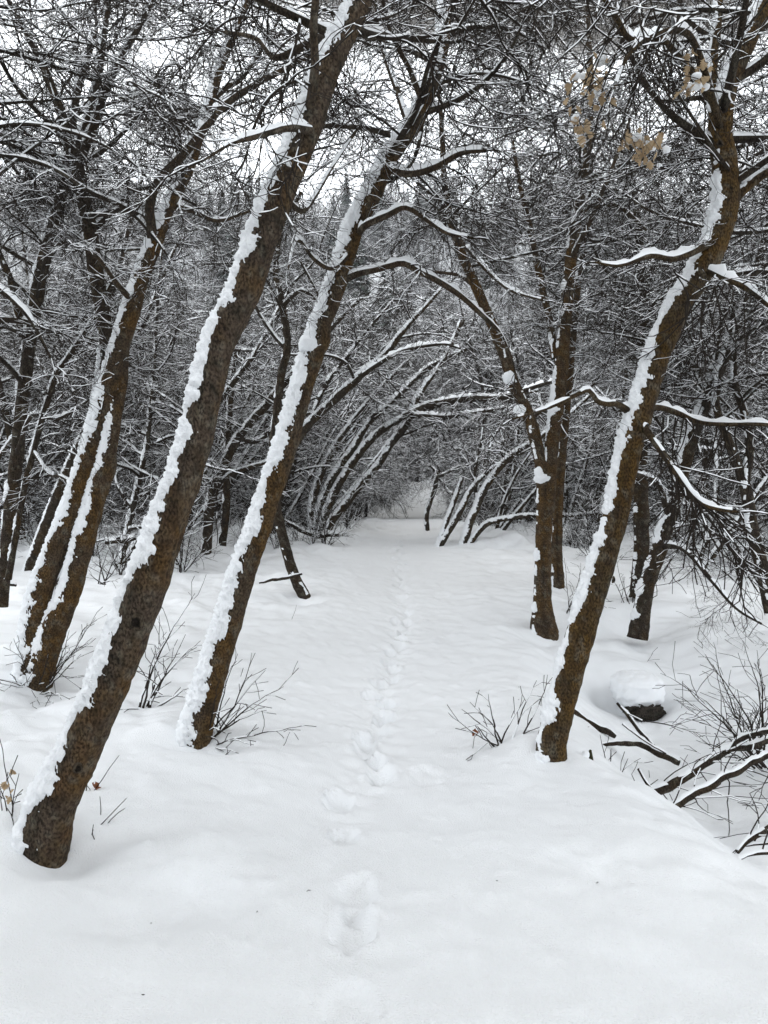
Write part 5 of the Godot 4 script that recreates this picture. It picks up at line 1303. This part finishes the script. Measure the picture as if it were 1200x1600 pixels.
func ground_things() -> void:
	var o: Node3D
	shrub("bare_shrub", "spray of bare twigs at the foot of the arching trunk, reaching right", Vector3(-1.235, -0.005, -5.370), [Vector3(-0.535, 0.173, -5.170), Vector3(-0.697, 0.321, -5.270), Vector3(-0.851, 0.419, -5.470), Vector3(-1.083, 0.536, -5.570), Vector3(-0.907, 0.591, -5.270), Vector3(-1.069, 0.438, -5.170), Vector3(-0.830, 0.050, -4.970), Vector3(-0.956, -0.035, -5.070), Vector3(-0.829, 0.122, -5.570), Vector3(-1.198, 0.191, -5.570)], 0.0081, 41, 0.90, 1.00, "shrub")
	shrub("bare_shrub", "open shrub between the thick left trunk and the arching trunk, black zigzag stems", Vector3(-1.898, 0.019, -6.170), [Vector3(-1.528, 0.865, -6.370), Vector3(-1.900, 0.694, -6.470), Vector3(-1.439, 0.529, -6.170), Vector3(-2.074, 0.019, -5.970), Vector3(-1.660, 0.444, -6.370), Vector3(-1.975, -0.080, -5.970), Vector3(-1.556, 0.169, -6.070), Vector3(-1.748, 0.530, -5.870)], 0.0112, 42, 0.80, 1.00, "shrub")
	shrub("bare_shrub", "tangle of thin twigs around the foot of the twin stems", Vector3(-3.070, -0.002, -6.900), [Vector3(-2.494, 0.636, -6.700), Vector3(-2.837, 0.479, -7.000), Vector3(-2.566, 0.294, -6.600), Vector3(-3.226, 0.141, -6.500), Vector3(-3.282, 0.227, -6.400), Vector3(-2.605, 0.013, -6.300), Vector3(-2.911, -0.012, -6.400), Vector3(-2.789, 0.317, -7.100), Vector3(-3.166, 0.458, -6.600), Vector3(-2.839, 0.349, -6.600)], 0.0088, 43, 0.88, 1.00, "shrub")
	shrub("bare_shrub", "small sprig with shrivelled leaves at the left edge beside the thick trunk", Vector3(-1.841, 0.057, -3.760), [Vector3(-1.779, 0.290, -3.760), Vector3(-1.900, 0.433, -3.860), Vector3(-1.897, 0.275, -3.760), Vector3(-1.750, 0.157, -3.660), Vector3(-1.909, 0.161, -3.860)], 0.0040, 44, 0.32, 1.00, "shrub")
	shrub("bare_shrub", "low fan of twigs left of the orange trunk foot, snow caught in its middle", Vector3(0.812, 0.011, -5.170), [Vector3(0.419, 0.216, -5.070), Vector3(0.588, 0.264, -5.270), Vector3(0.706, 0.353, -5.170), Vector3(1.057, 0.386, -5.370), Vector3(0.937, 0.308, -5.270), Vector3(1.131, 0.374, -5.470), Vector3(0.608, 0.152, -4.970), Vector3(0.542, 0.182, -5.370)], 0.0075, 45, 0.96, 1.00, "shrub")
	shrub("bare_shrub", "wispy shrub at the foot of the split tree", Vector3(2.357, 0.227, -10.000), [Vector3(2.742, 0.959, -10.200), Vector3(2.523, 0.888, -10.000), Vector3(2.527, 0.507, -9.700), Vector3(2.385, 0.868, -10.300), Vector3(2.982, 0.698, -10.300), Vector3(2.675, 0.253, -9.800), Vector3(2.407, -0.055, -9.700)], 0.0063, 46, 0.80, 1.00, "shrub")
	shrub("bare_shrub", "dense snow-filled shrub left of the right leaning tree foot", Vector3(3.321, 0.299, -10.430), [Vector3(3.063, 0.687, -10.430), Vector3(2.933, 0.428, -10.430), Vector3(3.209, 0.935, -10.630), Vector3(3.517, 0.847, -10.630), Vector3(2.933, 0.209, -10.130), Vector3(3.512, 0.492, -10.230), Vector3(3.603, 0.167, -10.130), Vector3(3.173, 0.619, -10.230)], 0.0075, 47, 1.04, 1.00, "shrub")
	shrub("bare_shrub", "tall wiry shrub at the right edge above the fallen boughs", Vector3(2.903, -0.361, -6.000), [Vector3(2.087, 0.327, -5.800), Vector3(2.283, 0.061, -6.000), Vector3(2.564, 0.371, -6.200), Vector3(2.710, 0.456, -6.300), Vector3(2.944, 0.508, -6.300), Vector3(2.974, 0.422, -6.200), Vector3(2.391, -0.207, -5.900), Vector3(2.953, 0.309, -6.000), Vector3(2.495, 0.207, -5.800), Vector3(2.593, 0.136, -5.700), Vector3(2.475, 0.117, -6.300)], 0.0100, 48, 0.72, 1.00, "shrub")
	shrub("bare_shrub", "thin twigs standing in the hollow before the fallen boughs", Vector3(1.556, -0.300, -5.300), [Vector3(1.496, -0.013, -5.400), Vector3(1.534, -0.072, -5.300), Vector3(1.697, -0.170, -5.400), Vector3(1.820, -0.224, -5.500), Vector3(1.355, -0.127, -5.200)], 0.0063, 49, 0.56, 1.00, "shrub")
	shrub("bare_shrub", "twiggy shrub at the foot of the clump left of the path end", Vector3(-1.742, 0.880, -16.200), [Vector3(-2.170, 1.550, -16.400), Vector3(-2.010, 1.818, -16.200), Vector3(-1.483, 1.685, -16.300), Vector3(-2.250, 1.153, -16.000), Vector3(-1.299, 0.771, -15.700), Vector3(-1.613, 0.518, -15.600), Vector3(-1.842, 1.686, -16.500)], 0.0100, 50, 1.04, 1.00, "shrub")
	shrub("bare_shrub", "low arching twigs behind the thick left trunk, hanging to the snow", Vector3(-3.290, 0.768, -9.000), [Vector3(-3.052, 0.954, -9.000), Vector3(-3.186, 1.103, -9.000), Vector3(-3.424, 1.398, -9.200), Vector3(-2.986, 0.758, -8.700), Vector3(-3.348, 0.822, -8.800), Vector3(-3.006, 1.246, -9.200)], 0.0088, 51, 0.64, 1.00, "shrub")
	shrub("twig", "two-pronged twig sticking out of the snow right of the thick trunk", Vector3(-1.453, -0.014, -3.940), [Vector3(-1.304, 0.100, -3.940), Vector3(-1.323, 0.046, -3.920)], 0.0035, 52, 0.00, 0.15, "twig")
	shrub("twig", "straight short twig standing beside the two-pronged one", Vector3(-1.467, -0.008, -3.950), [Vector3(-1.460, 0.106, -3.950)], 0.0030, 53, 0.00, 0.00, "twig")
	shrub("twig", "forked twig holding a russet leaf right of the thick trunk", Vector3(-1.655, -0.004, -4.350), [Vector3(-1.645, 0.222, -4.400), Vector3(-1.507, 0.167, -4.400), Vector3(-1.680, 0.021, -4.350)], 0.0035, 54, 0.20, 0.40, "twig")
	shrub("twig", "lone sliver of twig in the snow at the left edge of the path", Vector3(-0.680, -0.020, -5.200), [Vector3(-0.628, 0.045, -5.200)], 0.0030, 55, 0.00, 0.00, "twig")
	shrub("twig", "tiny twig in the snow left of the bent tree", Vector3(-1.185, 0.229, -9.680), [Vector3(-1.097, 0.381, -9.680)], 0.0030, 56, 0.00, 0.00, "twig")
	shrub("twig", "fallen twig lying in the snow before the shrub of the arching trunk", Vector3(-1.125, -0.085, -5.230), [Vector3(-1.018, -0.084, -5.130), Vector3(-0.874, -0.059, -5.230), Vector3(-0.921, -0.087, -5.180)], 0.0035, 57, 0.10, 0.50, "twig")
	shrub("twig", "thin twig poking from the snow right of the fan of twigs", Vector3(0.762, -0.028, -4.980), [Vector3(0.807, -0.065, -4.930), Vector3(0.849, -0.056, -4.980)], 0.0030, 58, 0.10, 0.10, "twig")
	shrub("twig", "small frond on the snow slope beyond the boulder", Vector3(2.960, -0.133, -8.770), [Vector3(3.047, -0.031, -8.770)], 0.0040, 59, 0.20, 1.00, "twig")
	shrub("twig", "pair of tiny stalks in the snow below the thick trunk", Vector3(-1.445, -0.038, -3.840), [Vector3(-1.439, -0.006, -3.840), Vector3(-1.408, -0.005, -3.790)], 0.0030, 60, 0.00, 0.00, "twig")
	shrub("twig", "bent twig in the snow behind the thick trunk at the left", Vector3(-2.548, 0.003, -5.500), [Vector3(-2.421, 0.009, -5.400), Vector3(-2.345, 0.005, -5.400)], 0.0035, 61, 0.10, 0.20, "twig")
	leaf_bunch(get_node("twig_002"), Vector3(-1.633, 0.021, -4.350), Vector3(0.02, 0.02, 0.02), 3, 0.07, russet_material, 71, 0)
	leaf_bunch(get_node("bare_shrub"), Vector3(-1.208, 0.182, -5.370), Vector3(0.01, 0.01, 0.01), 2, 0.05, leaf_material, 72, 0)
	leaf_bunch(get_node("bare_shrub_003"), Vector3(-1.829, 0.228, -3.760), Vector3(0.05, 0.06, 0.03), 8, 0.035, leaf_material, 73, 0)
	leaf_bunch(get_node("bare_shrub_004"), Vector3(0.607, 0.096, -5.170), Vector3(0.02, 0.01, 0.02), 3, 0.05, russet_material, 74, 0)
	fallen("fallen_bough", "upper of two long snow-topped boughs slanting up at the right edge, forked", [[[Vector3(1.510, -0.361, -5.000), Vector3(1.608, -0.330, -5.050), Vector3(1.772, -0.298, -5.100), Vector3(2.022, -0.222, -5.200), Vector3(2.193, -0.152, -5.250), Vector3(2.367, -0.081, -5.300), Vector3(2.544, -0.065, -5.350), Vector3(2.725, -0.036, -5.400), Vector3(3.048, 0.003, -5.500)], [0.0308, 0.0285, 0.0288, 0.0280, 0.0269, 0.0245, 0.0233, 0.0222, 0.0183]], [[Vector3(2.345, -0.094, -5.300), Vector3(2.411, -0.019, -5.300), Vector3(2.519, 0.039, -5.250), Vector3(2.645, 0.079, -5.200), Vector3(2.839, 0.088, -5.200)], [0.0190, 0.0177, 0.0162, 0.0147, 0.0107]]], 81, 0.95, 11.0, "fallen branch")
	fallen("fallen_bough", "lower of the two long snow-topped boughs slanting up at the right edge", [[[Vector3(1.630, -0.375, -4.750), Vector3(1.727, -0.336, -4.800), Vector3(1.853, -0.263, -4.850), Vector3(2.067, -0.185, -4.900), Vector3(2.275, -0.125, -5.000), Vector3(2.531, -0.053, -5.100), Vector3(2.839, 0.045, -5.200)], [0.0268, 0.0246, 0.0249, 0.0239, 0.0231, 0.0209, 0.0160]]], 82, 0.95, 12.0, "fallen branch")
	fallen("fallen_bough", "short dark forked bough at the lower right corner beside the snow bank", [[[Vector3(1.820, -0.197, -4.000), Vector3(1.926, -0.152, -4.050), Vector3(2.069, -0.112, -4.100), Vector3(2.258, -0.100, -4.200)], [0.0123, 0.0145, 0.0158, 0.0151]], [[Vector3(1.876, -0.185, -4.050), Vector3(1.960, -0.185, -4.050), Vector3(2.103, -0.186, -4.100)], [0.0083, 0.0083, 0.0084]], [[Vector3(1.774, -0.192, -3.900), Vector3(1.928, -0.188, -3.950), Vector3(2.084, -0.204, -4.000)], [0.0080, 0.0091, 0.0092]]], 83, 0.90, 7.0, "fallen branch")
	fallen("broken_stick", "thin straight stick crossing under the two long boughs", [[[Vector3(1.646, -0.117, -5.000), Vector3(1.696, -0.195, -5.000), Vector3(1.799, -0.319, -5.000), Vector3(1.905, -0.444, -4.900)], [0.0077, 0.0090, 0.0103, 0.0075]]], 84, 0.90, 2.5, "stick")
	fallen("fallen_log", "dark log half buried in the hollow behind the orange trunk", [[[Vector3(1.505, -0.052, -6.500), Vector3(1.586, -0.138, -6.500), Vector3(1.720, -0.224, -6.500), Vector3(1.855, -0.294, -6.500), Vector3(1.946, -0.342, -6.500)], [0.0433, 0.0400, 0.0333, 0.0267, 0.0183]]], 85, 1.10, 0.6, "log")
	fallen("fallen_log", "curved snow-laden branch lying across the hollow below the boulder", [[[Vector3(1.503, -0.236, -5.900), Vector3(1.659, -0.231, -5.900), Vector3(1.846, -0.222, -5.950), Vector3(1.993, -0.251, -5.950), Vector3(2.098, -0.295, -5.900), Vector3(2.235, -0.347, -5.850)], [0.0106, 0.0136, 0.0198, 0.0229, 0.0257, 0.0225]]], 86, 1.00, 2.5, "log")
	fallen("broken_stick", "thicker stick leaning up out of the hollow in front of the boulder", [[[Vector3(1.837, 0.046, -6.100), Vector3(1.927, -0.076, -6.050), Vector3(2.035, -0.212, -6.000), Vector3(2.123, -0.295, -5.900), Vector3(2.226, -0.337, -5.850)], [0.0109, 0.0140, 0.0154, 0.0136, 0.0105]]], 87, 1.20, 0.8, "stick")
	fallen("broken_stick", "thinner stick lying beside the leaning one in front of the boulder", [[[Vector3(1.815, -0.070, -5.900), Vector3(1.952, -0.168, -5.900), Vector3(2.129, -0.279, -5.850)], [0.0061, 0.0076, 0.0075]]], 88, 1.20, 0.5, "stick")
	fallen("fallen_bough", "snowy dead limb lying on the bank by the clump left of the path end", [[[Vector3(-2.077, 1.349, -16.200), Vector3(-1.720, 1.179, -16.000), Vector3(-1.364, 1.057, -15.700), Vector3(-0.915, 1.080, -15.800)], [0.0374, 0.0410, 0.0403, 0.0284]]], 89, 0.90, 14.0, "fallen branch")
	fallen("fallen_bough", "short dark branch lying on the snow behind the bent tree foot", [[[Vector3(-1.710, 0.577, -10.600), Vector3(-1.534, 0.629, -10.600), Vector3(-1.333, 0.647, -10.600), Vector3(-1.122, 0.708, -10.600)], [0.0109, 0.0190, 0.0190, 0.0136]]], 90, 1.20, 1.0, "fallen branch")
	fallen("fallen_log", "grey log with snow on top lying in the clearing behind the twin stems", [[[Vector3(-4.677, 1.034, -13.000), Vector3(-4.462, 1.055, -13.000), Vector3(-4.172, 1.098, -13.000)], [0.0300, 0.0333, 0.0333]]], 91, 2.40, 0.5, "log")
	fallen("fallen_bough", "dark twiggy bough lying on the snow at the left edge behind the twin stems", [[[Vector3(-4.615, 0.768, -9.000), Vector3(-4.392, 0.716, -9.000), Vector3(-4.280, 0.694, -9.000)], [0.0162, 0.0185, 0.0138]]], 92, 1.60, 2.0, "fallen branch")
	o = thing("boulder", "boulder under a tall cushion of snow in the hollow right of the path", "boulder", Vector3(2.574, -0.447, -7.740))
	var rock := Geo.new()
	clump(rock, Vector3(0.02, 0.02, 0.02), Vector3(0.17, 0.1, 0.15), 0.3, 24, 36, 0.8)
	for k in rock.v.size():
		rock.c.append(Color(0.075, 0.066, 0.055).lerp(Color(0.03, 0.028, 0.022), clampf(lumps.get_noise_3dv(rock.v[k] * 16.0) * 1.5 + 0.4, 0.0, 1.0)))
	part("stone", [rock, bark_material], o)
	var hat := Geo.new()
	clump(hat, Vector3(0.0, 0.2, -0.12), Vector3(0.24, 0.17, 0.28), 0.1, 28, 40, 0.72)
	part("snow_cushion", [hat, snow_material], o)
	o = thing("stump", "small mossy broken stump beside the orange trunk with a snow tip", "stump", Vector3(1.315, -0.137, -5.000))
	var post := Geo.new()
	trunk_bark(post, PackedVector3Array([Vector3(-0.02, -0.15, 0), Vector3(0, 0.0, 0), Vector3(0.005, 0.06, 0), Vector3(0.012, 0.11, 0), Vector3(0.02, 0.15, 0)]), PackedFloat32Array([0.05, 0.045, 0.036, 0.022, 0.006]), 14, Color(0.08, 0.065, 0.04), Color(0.07, 0.075, 0.025), 0.4, 2.0)
	part("wood", [post, bark_material], o)
	var tip := Geo.new()
	clump(tip, Vector3(-0.012, 0.1, 0.0), Vector3(0.03, 0.05, 0.03))
	part("snow_tip", [tip, snow_material], o)
	var bits := Geo.new()
	var r := RandomNumberGenerator.new()
	r.seed = 90
	for k in 14:
		var d := r.randf_range(2.2, 9.0)
		var x := r.randf_range(-0.48, 0.48) * d
		var a := r.randf() * TAU
		var l := r.randf_range(0.003, 0.012)
		var p := Vector3(x, ground_height(x, d) + 0.003, -d)
		thin_tube(bits, PackedVector3Array([p, p + Vector3(cos(a), 0.25, sin(a)) * l, p + Vector3(cos(a + 0.5), 0.1, sin(a + 0.5)) * l * 2.0]), PackedFloat32Array([0.0012, 0.002, 0.0008]), 4)
	var litter := part("bark_litter", [bits, twig_material], self, true)
	litter.set_meta("label", "tiny dark bits of bark and twig scattered over the fresh snow")
	litter.set_meta("category", "litter")
